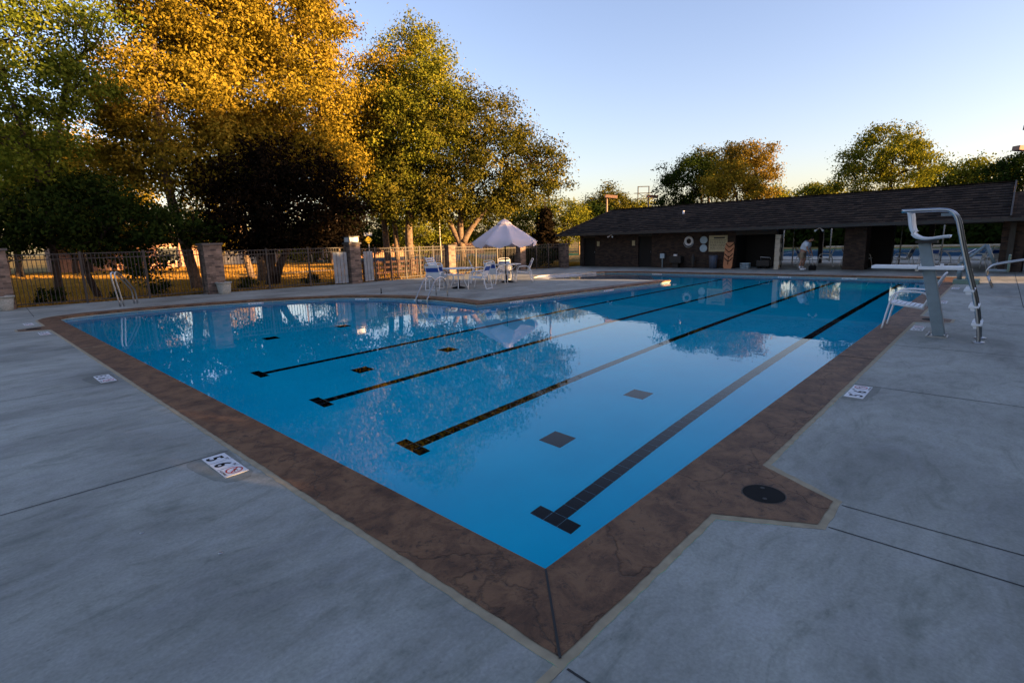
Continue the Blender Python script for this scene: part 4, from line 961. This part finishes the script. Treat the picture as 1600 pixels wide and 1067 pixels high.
for x, y, dg, lb in ((27.3, 4.95, 100, 'pale chair in the breezeway left of the bent person'), (27.5, 5.9, -60, 'chair at the left end of the breezeway'), (28.0, 4.0, -95, 'chair in the breezeway right of the person'), (27.3, 1.9, 80, 'chair in the breezeway behind the lifeguard seat'), (26.3, 0.9, 170, 'white chair behind the footboard of the lifeguard stand'), (26.6, -.6, 100, 'white chair at the breezeway table near the pool lift'), (27.0, -1.1, 30, 'white chair rightmost in the breezeway'), (27.2, 3.3, -90, 'chair beside the breezeway pier')):
    place_chair(x, y, dg, lb, 'chairs in the breezeway')
def table(x, y, r_, label, umb=True, legs=M_white):
    root = empty('patio_table', (x, y, 0)); tag(root, label, 'table', 'round white tables')
    MB().lathe([(.03, .70), (r_ - .03, .70), (r_, .71), (r_, .725), (r_ - .01, .733), (.03, .735)], 36).build('table_top', M_white, root)
    for i in range(4):
        a = R(45 + 90 * i); c_, s_ = math.cos(a), math.sin(a)
        MB().tube(smooth_pts([(c_ * .33, s_ * .33, 0), (c_ * .2, s_ * .2, .3), (c_ * .22, s_ * .22, .5), (c_ * .42, s_ * .42, .70)], 3), .015, 7).build('leg', legs, root)
    return root
table(10.85, 12.95, .57, 'round white table left of the umbrella table'); table(13.68, 13.2, .57, 'round white table under the umbrella'); table(26.9, 0.1, .5, 'round table in the breezeway near the pool lift')
for x, y, nm in ((10.85, 12.95, 'left table'), (13.68, 13.2, 'umbrella table')):
    tag(MB().lathe([(.24, 0), (.25, .03), (.1, .07), (.04, .09), (.04, .3), (.025, .3)], 24, (x, y, 0)).build('umbrella_base', M_black), 'black round umbrella base under the ' + nm, 'umbrella base', 'black umbrella bases')
# umbrella
root = empty('patio_umbrella', (13.6, 13.2, 0)); tag(root, 'pale lilac patio umbrella with eight scalloped panels', 'umbrella')
MB().tube([(0, 0, .1), (0, 0, 2.4)], .022, 10).build('pole', M_black, root)
mb = MB(); nr, ns = 9, 8 * 8; Rr = 1.3; vs = []
for j in range(nr):
    t = j / (nr - 1)
    for k in range(ns):
        ph = (k % 8) / 8; a = R(10) + 2 * math.pi * k / ns; sag = math.sin(math.pi * ph)
        rr_ = (.13 + (Rr - .13) * t) * (1 - .13 * sag * t) ; z = 2.36 - .74 * (t ** 1.12) - .06 * sag * math.sin(math.pi * t)
        if j == nr - 1: z = 1.60 - .0 + .0 * sag - (.0 if sag < .05 else .0); z += -.02 + .05 * (1 - sag) * 0
        vs.append((rr_ * math.cos(a), rr_ * math.sin(a), z))
for k in range(ns):     # hanging scalloped edge
    ph = (k % 8) / 8; a = R(10) + 2 * math.pi * k / ns; sag = math.sin(math.pi * ph); rr_ = Rr * (1 - .13 * sag) * 1.005
    vs.append((rr_ * math.cos(a), rr_ * math.sin(a), 1.55 - .17 * sag ** .8 + .02 * math.sin(k * 1.7)))
fs = [(j * ns + k, j * ns + (k + 1) % ns, (j + 1) * ns + (k + 1) % ns, (j + 1) * ns + k) for j in range(nr) for k in range(ns)]
mb.add(vs, fs, True); cn = mb.build('canopy', M_umb, root, fix=False)
mb = MB(); vs = [(0, 0, 2.5)]
for rr_, z in ((.12, 2.44), (.26, 2.34), (.3, 2.28)):
    vs += [(rr_ * math.cos(2 * math.pi * k / 24), rr_ * math.sin(2 * math.pi * k / 24), z + (.015 * math.sin(k * 2.1) if rr_ > .25 else 0)) for k in range(24)]
fs = [(0, 1 + k, 1 + (k + 1) % 24) for k in range(24)] + [(1 + j * 24 + k, 1 + (j + 1) * 24 + k, 1 + (j + 1) * 24 + (k + 1) % 24, 1 + j * 24 + (k + 1) % 24) for j in range(2) for k in range(24)]
mb.add(vs, fs, True); mb.build('vent_cap', M_umb, cn, fix=False)
for k in range(8):
    a = R(10) + 2 * math.pi * k / 8; MB().tube([(.05 * math.cos(a), .05 * math.sin(a), 2.33), (1.33 * math.cos(a), 1.33 * math.sin(a), 1.6)], .01, 5).build('rib', M_white, root)
# chaise lounge with its back raised
root = empty('chaise_lounge', (12.3, 15.9, 0), R(-75)); tag(root, 'white chaise lounge with its strapped back raised behind the left table', 'chaise lounge')
mb = MB()
for s_ in (-1, 1): mb.tube([(1.2, .3 * s_, .33), (0, .3 * s_, .33), (-.35, .3 * s_, .33)], .015, 7)
mb.tube([(1.2, -.3, .33), (1.2, .3, .33)], .015, 7); mb.build('frame', M_white, root)
MB().tube([(0, -.28, .34), (-.42, -.28, 1.05), (-.42, .28, 1.05), (0, .28, .34)], .015, 7).build('back_frame', M_white, root)
for i in range(8): t = (i + .5) / 8; MB().beam((-.42 * t, -.28, .34 + .71 * t), (-.42 * t, .28, .34 + .71 * t), .01, .05, up=(-.5, 0, .85)).build('strap', M_strap, root)
for i in range(12): MB().box(.05 + i * .095, .11 + i * .095, -.3, .3, .34, .35).build('strap', M_strap, root)
for x in (-.25, 1.0):
    MB().tube([(x, -.3, .33), (x, -.3, 0), (x, .3, 0), (x, .3, .33)], .014, 7).build('leg', M_white, root)

# ---------------------------------------------------------------- ladder and grab rail
root = empty('pool_ladder', (8.3, 11.4, 0)); tag(root, 'steel pool ladder with two hooped rails at the back curve', 'ladder')
for y in (.28, -.27):
    MB().tube(smooth_pts([(.48, y, 0), (.46, y, .32), (.38, y, .52), (.22, y, .60), (.03, y, .52), (-.15, y, .25), (-.27, y, .04), (-.32, y, -.12), (-.33, y, -1.1)], 4), .024, 10).build('handrail', M_steel, root)
for z in (-.35, -.65, -.95): MB().box(-.37, -.29, -.27, .28, z, z + .03).build('tread', M_steel, root)
root = empty('grab_rail', (1.7, 18.0, 0)); tag(root, 'bent steel grab rail on the deck at the left back edge', 'rail')
for dx in (0, .09): MB().tube(smooth_pts([(dx, 0, 0), (-.06 + dx, .02, .5), (-.1 + dx, .05, .95), (-.03 + dx, .1, 1.03), (.12 + dx, .25, .9), (.42 + dx, .6, .5), (.48 + dx, .7, .38), (.5 + dx, .72, 0)], 3), .022, 9).build('tube', M_steel, root)
# ---------------------------------------------------------------- lifeguard stand
root = empty('lifeguard_stand', (8.4, -.87, 0)); tag(root, 'tall lifeguard stand with a white bucket seat, footboard and curved steel handrails', 'lifeguard stand')
def rp(y, z, x=0.0): return (x, y + .87, z)
MB().beam(rp(-.87, .01), rp(-.56, 1.42), .1, .155, up=(0, 1, 0)).build('post', M_lift, root, bevel=.02)
MB().box(-.12, .12, -.1, .16, 0, .02).build('base_plate', M_steel, root)
for x in (-.09, .09):
    for y in (-.07, .13): MB().lathe([(.018, .02), (.018, .05), (.01, .055)], 8, (x, y, 0)).build('bolt', M_steel, root)
MB().box(-.14, .14, .87 - .72, .87 - .46, 1.41, 1.45).build('seat_mount', M_dark, root)
# seat: a curved shell
prof = [(-.33, 1.87), (-.345, 1.80), (-.36, 1.70), (-.39, 1.60), (-.45, 1.52), (-.54, 1.475), (-.65, 1.475), (-.80, 1.50), (-.86, 1.50)]
prof = [(p.x, p.y) for p in smooth_pts([Vector((a, b_, 0)) for a, b_ in prof], 3)]
mb = MB(); vs = []; nw = 9
for (y, z) in prof:
    for k in range(nw):
        u_ = -1 + 2 * k / (nw - 1); vs.append((.22 * u_, y + .87 - .05 * u_ * u_ * (1 if z > 1.55 else 0), z + (.025 * u_ ** 4 if z < 1.6 else 0)))
for (y, z) in prof:
    for k in range(nw):
        u_ = -1 + 2 * k / (nw - 1); vs.append((.22 * u_, y + .87 + .022 * (1 if z > 1.5 and y > -.5 else .3) - .05 * u_ * u_ * (1 if z > 1.55 else 0), z - (.022 if z < 1.56 else .0) + (.025 * u_ ** 4 if z < 1.6 else 0)))
L_ = len(prof)
fs = [(i * nw + k, i * nw + k + 1, (i + 1) * nw + k + 1, (i + 1) * nw + k) for i in range(L_ - 1) for k in range(nw - 1)]
o2 = L_ * nw
fs += [(o2 + i * nw + k, o2 + (i + 1) * nw + k, o2 + (i + 1) * nw + k + 1, o2 + i * nw + k + 1) for i in range(L_ - 1) for k in range(nw - 1)]
for k in range(nw - 1): fs += [(k, o2 + k, o2 + k + 1, k + 1), ((L_ - 1) * nw + k, (L_ - 1) * nw + k + 1, o2 + (L_ - 1) * nw + k + 1, o2 + (L_ - 1) * nw + k)]
for i in range(L_ - 1): fs += [(i * nw, (i + 1) * nw, o2 + (i + 1) * nw, o2 + i * nw), (i * nw + nw - 1, o2 + i * nw + nw - 1, o2 + (i + 1) * nw + nw - 1, (i + 1) * nw + nw - 1)]
mb.add(vs, fs, True); mb.build('seat', M_white, root)
for x, zz in ((-.27, 0.0), (.17, 0.0)):
    MB().tube(smooth_pts([rp(-.27, 1.89, x), rp(-.55, 1.89, x), rp(-.74, 1.885, x), rp(-.85, 1.85, x), rp(-.93, 1.72, x), rp(-1.01, 1.4, x), rp(-1.11, 1.03, x), rp(-1.24, .57, x), rp(-1.31, .2, x), rp(-1.33, .0, x)], 4), .026, 10).build('handrail', M_steel, root)
    MB().lathe([(.075, 0), (.075, .012), (.035, .02)], 18, rp(-1.33, 0, x)).build('base_flange', M_steel, root)
fb = MB().box(-.17, .17, .87 - .52, .87 + .06, 1.03, 1.075).build('footboard', M_white, root, bevel=.006)
MB().box(-.17, .17, .87 - 1.06, .87 - .53, 1.02, 1.065).build('footboard', M_white, root, bevel=.006)
MB().box(-.18, .18, .87 - .54, .87 - .5, 1.0, 1.02).build('hinge', M_steel, fb)
for y in (-.56, -.80): MB().box(-.03, .03, .87 + y - .02, .87 + y + .02, 1.07, 1.1).build('bracket', M_strap, root)
for y, z in ((-1.16, .75), (-1.235, .52), (-1.29, .27)):
    MB().box(-.30, .20, .87 + y - .055, .87 + y + .065, z - .03, z).build('step', M_strap, root, bevel=.006)
    for x in (-.27, .17): MB().add([(x - .015, .87 + y - .03, z - .07), (x + .015, .87 + y - .03, z - .07), (x + .015, .87 + y + .035, z - .07), (x - .015, .87 + y + .035, z - .07), (x - .015, .87 + y - .05, z + .015), (x + .015, .87 + y - .05, z + .015), (x + .015, .87 + y + .06, z + .015), (x - .015, .87 + y + .06, z + .015)], [(0, 1, 2, 3), (7, 6, 5, 4), (0, 4, 5, 1), (1, 5, 6, 2), (2, 6, 7, 3), (3, 7, 4, 0)]).build('bracket', M_strap, root)
MB().box(-.05, .05, .87 - .84, .87 - .72, 1.8, 1.84).build('bracket', M_lift, root)
# ---------------------------------------------------------------- pool lift
root = empty('pool_lift', (19.1, -.62, 0)); tag(root, 'blue grey pool lift with a bent arm at the far right corner', 'pool lift')
MB().box(-.35, .35, -.35, .25, 0, .12).build('base', M_green, root, bevel=.01)
MB().tube([(0, .12, .1), (0, .14, .58)], .06, 12).build('mast', M_lift, root)
MB().tube([(0, .14, .58), (0, -.40, 1.13)], .045, 12).build('arm', M_lift, root)
MB().tube([(0, -.40, 1.13), (0, -.62, .58)], .05, 12).build('arm', M_lift, root)
MB().box(-.1, .1, -.16, -.02, .12, .42).build('battery_box', M_lift, root, bevel=.01)
st = MB().box(-.2, .2, -.9, -.45, .36, .42).build('seat', M_lift, root, bevel=.02); MB().box(-.2, .2, -.96, -.9, .36, .85).build('backrest', M_green, st, bevel=.02)
# ---------------------------------------------------------------- diving board
root = empty('diving_board', (18.0, -1.4, 0)); tag(root, 'diving board with green frame and long steel rails at the right edge', 'diving board')
MB().box(-.25, .25, -4.2, -.55, .42, .47).build('board', M_green, root, bevel=.01)
MB().box(-.2, .2, -3.4, -.7, .14, .2).build('frame_rail', M_green, root)
for y in (-.8, -2.0, -3.3): MB().box(-.18, .18, y - .04, y + .04, 0, .42).build('support', M_green, root)
for x in (-.32, .32):
    MB().tube(smooth_pts([(x, .25, .32), (x, .28, .45), (x, .2, .58), (x, 0, .66), (x, -.9, .84), (x, -2.2, 1.05), (x, -3.5, 1.1)], 3), .02, 9).build('handrail', M_steel, root)
    for y in (-1.0, -2.4): MB().tube([(x, y, .86 if y > -2 else 1.06), (x, y + .15, .45), (x, y + .15, 0)], .018, 8).build('upright', M_steel, root)
    MB().tube([(x, .25, .32), (x, .12, 0.0)], .02, 8).build('upright', M_steel, root)

# ---------------------------------------------------------------- person
def person(loc, rz):
    root = empty('person', loc, rz); tag(root, 'person in a light blue t-shirt and khaki shorts bending forward by the breezeway', 'person')
    # local: +x is forward; scale of the figure as in the photo
    def skin(name, chains, m, parent, sub=1):
        vs = []; es = []; rs = []
        for ch in chains:
            prev = ch[0] if isinstance(ch[0], int) else None
            for it in ch:
                if isinstance(it, int): prev = it; continue
                vs.append(it[0]); rs.append(it[1]); i = len(vs) - 1
                if prev is not None: es.append((prev, i))
                prev = i
        me = bpy.data.meshes.new(name); me.from_pydata(vs, es, []); me.materials.append(m)
        o = bpy.data.objects.new(name, me); link(o, parent)
        md = o.modifiers.new('Skin', 'SKIN'); md.use_smooth_shade = True; sm = o.modifiers.new('Sub', 'SUBSURF'); sm.levels = sub; sm.render_levels = sub
        for i, r_ in enumerate(rs): me.skin_vertices[0].data[i].radius = (r_, r_) if not isinstance(r_, tuple) else r_
        me.skin_vertices[0].data[0].use_root = True
        return o
    T = [((0, 0, .80), .13), ((.06, 0, .96), (.13, .16)), ((.14, 0, 1.12), (.13, .18)), ((.19, 0, 1.22), (.10, .16)), ((.25, 0, 1.28), .05), ((.29, 0, 1.31), .055), ((.35, 0, 1.33), (.09, .078)), ((.40, 0, 1.30), (.072, .064))]
    # arms hang down, slightly forward
    def arm(s_): return [3, ((.19, .18 * s_, 1.18), .055), ((.22, .23 * s_, .95), .04), ((.31, .2 * s_, .76), .028), ((.33, .19 * s_, .70), (.014, .03)), ((.345, .19 * s_, .66), (.013, .032))]
    def leg(s_): return [0, ((0 + .02 * s_, .09 * s_, .72), .085), ((.04 + .03 * s_, .12 * s_, .42), .055), ((-.02 + .02 * s_, .13 * s_, .24), .048), ((-.04 + .02 * s_, .14 * s_, .06), .032), ((.03, .145 * s_, .03), .03), ((.12, .15 * s_, .022), .024)]
    body = skin('body', [T, arm(1), arm(-1), leg(1), leg(-1)], M_skin, root, 2)
    skin('t_shirt', [[((.01, 0, .84), (.165, .185)), ((.06, 0, .97), (.165, .2)), ((.14, 0, 1.12), (.16, .21)), ((.20, 0, 1.22), (.12, .17)), ((.235, 0, 1.26), .075)], [2, ((.18, .21, 1.17), .085), ((.20, .25, 1.02), .08)], [2, ((.18, -.21, 1.17), .085), ((.20, -.25, 1.02), .08)]], M_shirt, root, 2)
    skin('shorts', [[((0, 0, .84), (.14, .155)), ((0, 0, .76), (.14, .16))], [1, ((.02, .1, .68), .105), ((.045, .115, .48), .09)], [1, ((-.02, -.1, .68), .105), ((.01, -.115, .48), .09)]], M_short, root, 2)
    skin('hair', [[((.29, 0, 1.37), .065), ((.34, 0, 1.39), (.08, .082)), ((.40, 0, 1.37), .055)]], M_hair, root, 2)
    for s_ in (-1, 1):
        skin('sock', [[((-.035 + .02 * s_, .14 * s_, .06), .04), ((-.025 + .02 * s_, .135 * s_, .2), .05)]], M_strap, root, 1)
        skin('shoe', [[((-.05, .142 * s_, .04), .045), ((.04, .146 * s_, .035), (.035, .048)), ((.15, .15 * s_, .028), (.028, .042))]], M_strap, root, 1)
        hand = []
        for k in range(4):
            y = .19 * s_ + (k - 1.5) * .017; hand.append([((.35, y, .655), .009), ((.358, y, .62 - .004 * (k == 1)), .008), ((.353, y, .592), .007)])
        hand.append([((.35, .19 * s_ - .03 * s_, .68), .01), ((.375, .19 * s_ - .042 * s_, .655), .009), ((.38, .19 * s_ - .042 * s_, .635), .008)])
        mb = MB()
        for h_ in hand: mb.tube([p[0] for p in h_], [p[1] for p in h_], 6)
        mb.build('fingers', M_skin, root)
    MB().tube([(.43, 0, 1.29), (.455, 0, 1.27)], [.012, .009], 6).build('nose', M_skin, root)
person((24.6, 5.25, 0), R(-90))
root = empty('bag', (24.45, 4.78, 0)); tag(root, 'small black bag on the deck at the feet of the person', 'bag')
MB().box(-.1, .1, -.14, .14, 0, .2).build('body', M_black, root, bevel=.04); MB().tube([(0, -.1, .19), (0, -.06, .27), (0, .06, .27), (0, .1, .19)], .008, 5).build('handle', M_black, root)

# ---------------------------------------------------------------- far setting
def quad_sheet(name, pts, z, m): return tag(MB().sheet([pts], z).build(name, m, fix=False), kind='structure')
quad_sheet('tennis_court', [(33.5, -30), (62, -30), (62, 16.5), (33.5, 16.5)], -.028, M_courtg)
quad_sheet('court_surface', [(38, -28), (57, -28), (57, 14.5), (38, 14.5)], -.022, M_courtb)
mb = MB()
for x in (38, 41, 54, 57): mb.box(x - .04, x + .04, -28, 14.5, -.021, -.017)
for y in (-24, -12, -6, 0.5, 6, 12.5): mb.box(38.04, 56.96, y - .04, y + .04, -.0165, -.013)
tag(mb.build('court_line', M_white), kind='structure')
quad_sheet('tennis_court', [(24.5, 33), (52, 33), (52, 62), (24.5, 62)], -.028, M_courtg)
quad_sheet('court_surface', [(28, 36), (48, 36), (48, 58), (28, 58)], -.022, M_courtb)
mb = MB()
for x in (28, 31, 45, 48): mb.box(x - .05, x + .05, 36, 58, -.021, -.017)
tag(mb.build('court_line', M_white), kind='structure')
quad_sheet('road', [(-60, 45.5), (24, 45.5), (24, 48.5), (-60, 48.5)], -.03, M_asphalt)
quad_sheet('path', [(10.5, 32.0), (16, 33.5), (24, 34), (24, 34.6), (16, 34.1), (10.5, 32.5)], -.03, M_deck)
quad_sheet('road', [(72, -60), (78, -60), (78, 30), (72, 30)], -.03, M_asphalt)
# court fence seen through the breezeway
root = empty('court_fence', (33, 0, 0)); tag(root, 'slim posts and rails of the court fence seen through the breezeway', 'fence')
for i in range(13): y = -14 + i * 2.5; MB().tube([(0, y, -.05), (0, y, 2.6)], .03, 7).build('post', M_planter, root)
for z in (2.55, .08): MB().tube([(0, -14, z), (0, 16, z)], .02, 6).build('rail', M_planter, root)
o_ = MB().box(68, 68.15, -50, 14, -.05, .12).build('low_wall', M_cream); tag(o_, 'low pale wall far beyond the tennis court', 'wall')
for i, (x, y, h_) in enumerate(((38, -9, 4.8), (45, -10.5, 5.2), (53, -12, 4.6), (61, -14, 5.0), (69, -16, 4.8))):  # trees outside the frame, added to cast shade over the court
    root = empty('shade_evergreen', (x, y, -.04)); tag(root, 'bushy evergreen added out of view to shade the tennis court, %s from the pool house' % NUMS[i], 'tree', 'added shade trees south of the tennis court')
    g = np.random.default_rng(350 + i); K = 700; z = g.uniform(0, 1, K) * h_; rr_ = 4.0 * np.sqrt(g.uniform(0, 1, K)); a = g.uniform(0, 6.283, K)
    leaf_mesh('crown', np.stack([rr_ * np.cos(a), rr_ * np.sin(a) * .35, z], 1), 12, 0.38, 0.3, F_dark, root, 360 + i)
    MB().tube([(0, 0, 0), (0, 0, h_ * .8)], [.2, .06], 7).build('trunk', M_barkd, root)
# dark hedge behind the court lawn
root = empty('hedge', (72, 0, 0)); tag(root, 'dark hedge row beyond the tennis court seen through the breezeway', 'hedge')
g = np.random.default_rng(28); pts = np.stack([g.uniform(-1, 1, 3600), g.uniform(-24, 26, 3600), g.uniform(0.2, 3.6, 3600) * (1 + .2 * np.sin(g.uniform(0, 9, 3600)))], 1); leaf_mesh('foliage', pts, 14, 0.4, 0.35, F_dark, root, 89)
# building beyond the court seen through the breezeway
root = empty('brown_building', (84, -8, 0)); tag(root, 'low brown building far behind the court in the breezeway view', 'building')
MB().box(0, 8, -30, 40, 0, 2.6).build('wall', M_bbrick, root)
mb = MB(); mb.add([(-1, -31, 2.6), (9, -31, 2.6), (9, 41, 2.6), (-1, 41, 2.6), (4, -31, 4.4), (4, 41, 4.4)], [(0, 4, 5, 3), (1, 2, 5, 4), (0, 1, 4), (2, 3, 5)]); mb.build('roof', M_roof, root)
for y in (-20, -8, 4, 16, 28): w_ = MB().box(-.04, .02, y, y + 1.6, .9, 2.0).build('window', M_glass, root)
# houses beyond the lawn on the left
def house(x0, x1, y, d, h, label, m=M_hbrick, wins=((.2, 1.3),), hr=1.6):
    root = empty('brick_house', (x0, y, 0)); L = x1 - x0; tag(root, label, 'house', 'houses beyond the lawn')
    MB().box(0, L, 0, d, -.05, h).build('wall', m, root)
    mb = MB(); mb.add([(-.5, -.6, h), (L + .5, -.6, h), (L + .5, d + .6, h), (-.5, d + .6, h), (1.8, d / 2, h + hr), (L - 1.8, d / 2, h + hr)], [(0, 1, 5, 4), (2, 3, 4, 5), (1, 2, 5), (3, 0, 4), (3, 2, 1, 0)]); mb.build('roof', M_roof, root)
    for t, w_ in wins:
        w = MB().box(L * t, L * t + w_, -.03, .02, .7, 1.9).build('window', M_glass, root)
        MB().box(L * t - .08, L * t, -.05, .0, .62, 1.98).box(L * t + w_, L * t + w_ + .08, -.05, .0, .62, 1.98).box(L * t, L * t + w_, -.05, .0, 1.9, 1.98).box(L * t, L * t + w_, -.05, .0, .62, .7).build('frame', M_cream, w)
    return root
house(-18, 2, 58, 8, 2.4, 'brick house at the left edge seen through the leaning tree', wins=((.3, 1.5), (.7, 1.5)))
house(5, 17.5, 57, 8, 2.4, 'sunlit brick house with a dark barred window left of the tall pillar', wins=((.58, 1.6), (.15, 1.2)))
house(18.5, 24.5, 60, 7, 2.3, 'pale sunlit house right of the tall pillar', m=M_cream, wins=((.5, 1.2),))
house(62, 74, 74, 8, 2.4, 'pale house behind the spreading tree', m=M_cream, wins=((.4, 1.4),))
# long wooden fence
root = empty('wooden_fence', (24.5, 64, 0), R(-8)); tag(root, 'long sunlit cedar board fence beyond the lawn', 'fence')
mb = MB()
for i in range(150): x = i * .22; mb.box(x, x + .205, 0, .03, -.05, 1.75 + .03 * math.sin(i * 2.3))
mb.build('boards', M_wood, root)
for i in range(14): MB().box(i * 2.4, i * 2.4 + .1, .03, .13, -.05, 1.8).build('post', M_wood, root)
for z in (.4, 1.4): MB().box(0, 33, .03, .07, z, z + .09).build('rail', M_wood, root)
# dark hedge line / slope behind
root = empty('hedge', (40, 70, 0)); tag(root, 'dark distant hedge behind the cedar fence', 'hedge')
g = np.random.default_rng(18); pts = np.stack([g.uniform(-14, 40, 2600), -g.uniform(-14, 40, 2600) * 0 + g.uniform(-1, 1, 2600), g.uniform(0, 2.4, 2600)], 1); leaf_mesh('foliage', pts, 14, 0.4, 0.35, F_dark, root, 79)
# trunks of street-side trees on the lawn
for i, (px, dist, r_, lb) in enumerate([(388, 33, .2, 'sunlit leaning trunk right of the tall pillar'), (527, 46, .22, 'sunlit tree trunk standing on the lawn right of the plum tree'), (516, 52, .12, 'thin sunlit trunk on the lawn behind the fence')]):
    bb = spot(px, dist, -.04)
    lobes = [(rel(px - 10 + 25 * k, 250 - 40 * k, dist, bb), (2.2, 2.2, 1.5)) for k in range(2)]
    tree('lawn_tree', lb, bb, [[(0, 0, -.1), (-.25 * (i == 0), 0, 1.5), (-.5 * (i == 0), 0, 4.6), (-.3, 0, 6)]], r_, lobes, F_olive, M_bark, dens=1.5, n_per=20, size=.2, seed=500 + i, group='trees on the lawn', twigs=6)
# poles and wires
def pole(px, dist, h, label, r_=.1, m=M_pole, head=None, group=None, lamp=0):
    b_ = spot(px, dist, -.04); root = empty('utility_pole' if not lamp else 'floodlight_pole', b_); tag(root, label, 'pole', group)
    MB().tube([(0, 0, 0), (0, 0, h)], [r_, r_ * .75], 8).build('shaft', m, root)
    if lamp:
        side = CA.copy(); side.z = 0; side.normalize(); a = math.atan2(side.y, side.x)
        for k in (lamp,):
            q_ = side * (.33 * k); bx = MB().box(-.5, .5, -.22, .22, -.12, .12).build('lamp_head', plain('lamp_brown', (.2, .11, .07), .6) if 'lamp_brown' not in MATS else MATS['lamp_brown'], root, bevel=.02)
            bx.location = (q_.x, q_.y, h + .1); bx.rotation_euler = (0, R(6), a)
    return b_
pole(948, 46, 5.0, 'floodlight pole rising at the left end of the roof', .09, lamp=1, group='court floodlight poles')
pole(1012, 52, 5.3, 'floodlight pole beside the distant pylon', .09, lamp=1, group='court floodlight poles')
pole(1590, 40, 5.6, 'floodlight pole above the right end of the roof', .08, m=M_trimd, lamp=-1, group='court floodlight poles')
pole(1606, 36, 6.1, 'higher floodlight pole cut by the right edge', .08, m=M_trimd, lamp=-1, group='court floodlight poles')
pole(1240, 33, 2.2, 'thin white pole in the breezeway left of the person', .03, m=M_white, group='thin white poles')
pole(1408, 30, 2.2, 'thin pole behind the footboard of the lifeguard stand', .03, m=M_planter, group='thin white poles')
pole(688, 46, 4.2, 'thin pale pole left of the spreading tree', .05, m=M_cream, group='thin white poles')
for px in (485, 503, 509, 550): pole(px, 58, 2.6, 'thin pale pole on the lawn behind the fence, at %s of its row' % {485: 'the left end', 503: 'the middle left', 509: 'the middle right', 550: 'the right end'}[px], .05, m=M_cream, group='thin pale poles on the lawn')
pA = spot(858, 62); pB = spot(500, 84)
pole(858, 62, 10, 'tall wooden utility pole behind the umbrella', .14, group='utility poles')
pole(470, 84, 9.6, 'wooden utility pole hidden among the trees', .14, group='utility poles')
pole(905, 60, 5.0, 'lower utility pole left of the roof', .1, group='utility poles')
a0 = spot(470, 84)
for k, (z1, z2, lb) in enumerate([(5.6, 5.3, 'topmost overhead wire across the background trees'), (4.9, 4.7, 'second overhead wire from the top across the trees'), (4.4, 4.3, 'thick overhead cable across the trees'), (3.4, 3.6, 'lowest overhead wire across the trees')]):
    mb = MB(); c1 = Vector((pA.x, pA.y, z1)); c0 = Vector((a0.x, a0.y, z2 + 2.5)); c2 = Vector((*spot(905, 60).xy, z1 - .3))
    pts = []
    for i in range(19): t = i / 18; p = c0.lerp(c1, t); p.z -= 1.0 * math.sin(math.pi * t); pts.append(p)
    pts.append(c2)
    mb.tube(pts, .07 if k == 2 else .04, 5); tag(mb.build('overhead_wire', M_cream), lb, 'wire', 'overhead wires')
# pylon
bb = spot(1004, 150); root = empty('pylon', bb, math.atan2(CA.y, CA.x)); tag(root, 'distant two-legged transmission pylon above the roof', 'pylon')
for x in (-1.45, 1.45): MB().tube([(x, 0, 0), (x, 0, 15.2)], .14, 6).build('leg', M_trimd, root)
for z, w_ in ((11.9, 2.9), (13.4, 2.4), (15.1, 1.5)): MB().box(-w_, w_, -.08, .08, z - .1, z + .1).build('cross_arm', M_trimd, root)
MB().tube([(-1.45, 0, 11.9), (1.45, 0, 13.4)], .07, 5).tube([(1.45, 0, 11.9), (-1.45, 0, 13.4)], .07, 5).build('brace', M_trimd, root)
# road sign
bb = spot(576, 50); root = empty('road_sign', bb, math.atan2(CA.y, CA.x)); tag(root, 'yellow road sign with a white plate above it on a post', 'road sign')
MB().tube([(0, 0, 0), (0, 0, 2.2)], .04, 6).build('post', M_cream, root)
MB().add([(0, -.05, 1.75), (.36, -.05, 2.1), (0, -.05, 2.45), (-.36, -.05, 2.1), (0, -.02, 1.75), (.36, -.02, 2.1), (0, -.02, 2.45), (-.36, -.02, 2.1)], [(0, 1, 2, 3), (7, 6, 5, 4), (0, 4, 5, 1), (1, 5, 6, 2), (2, 6, 7, 3), (3, 7, 4, 0)]).build('sign_face', M_yellow, root)
MB().box(-.35, .35, -.05, -.02, 2.5, 2.72).build('name_plate', M_white, root)
# white arrow-like lamp on the pole near the lifeguard top
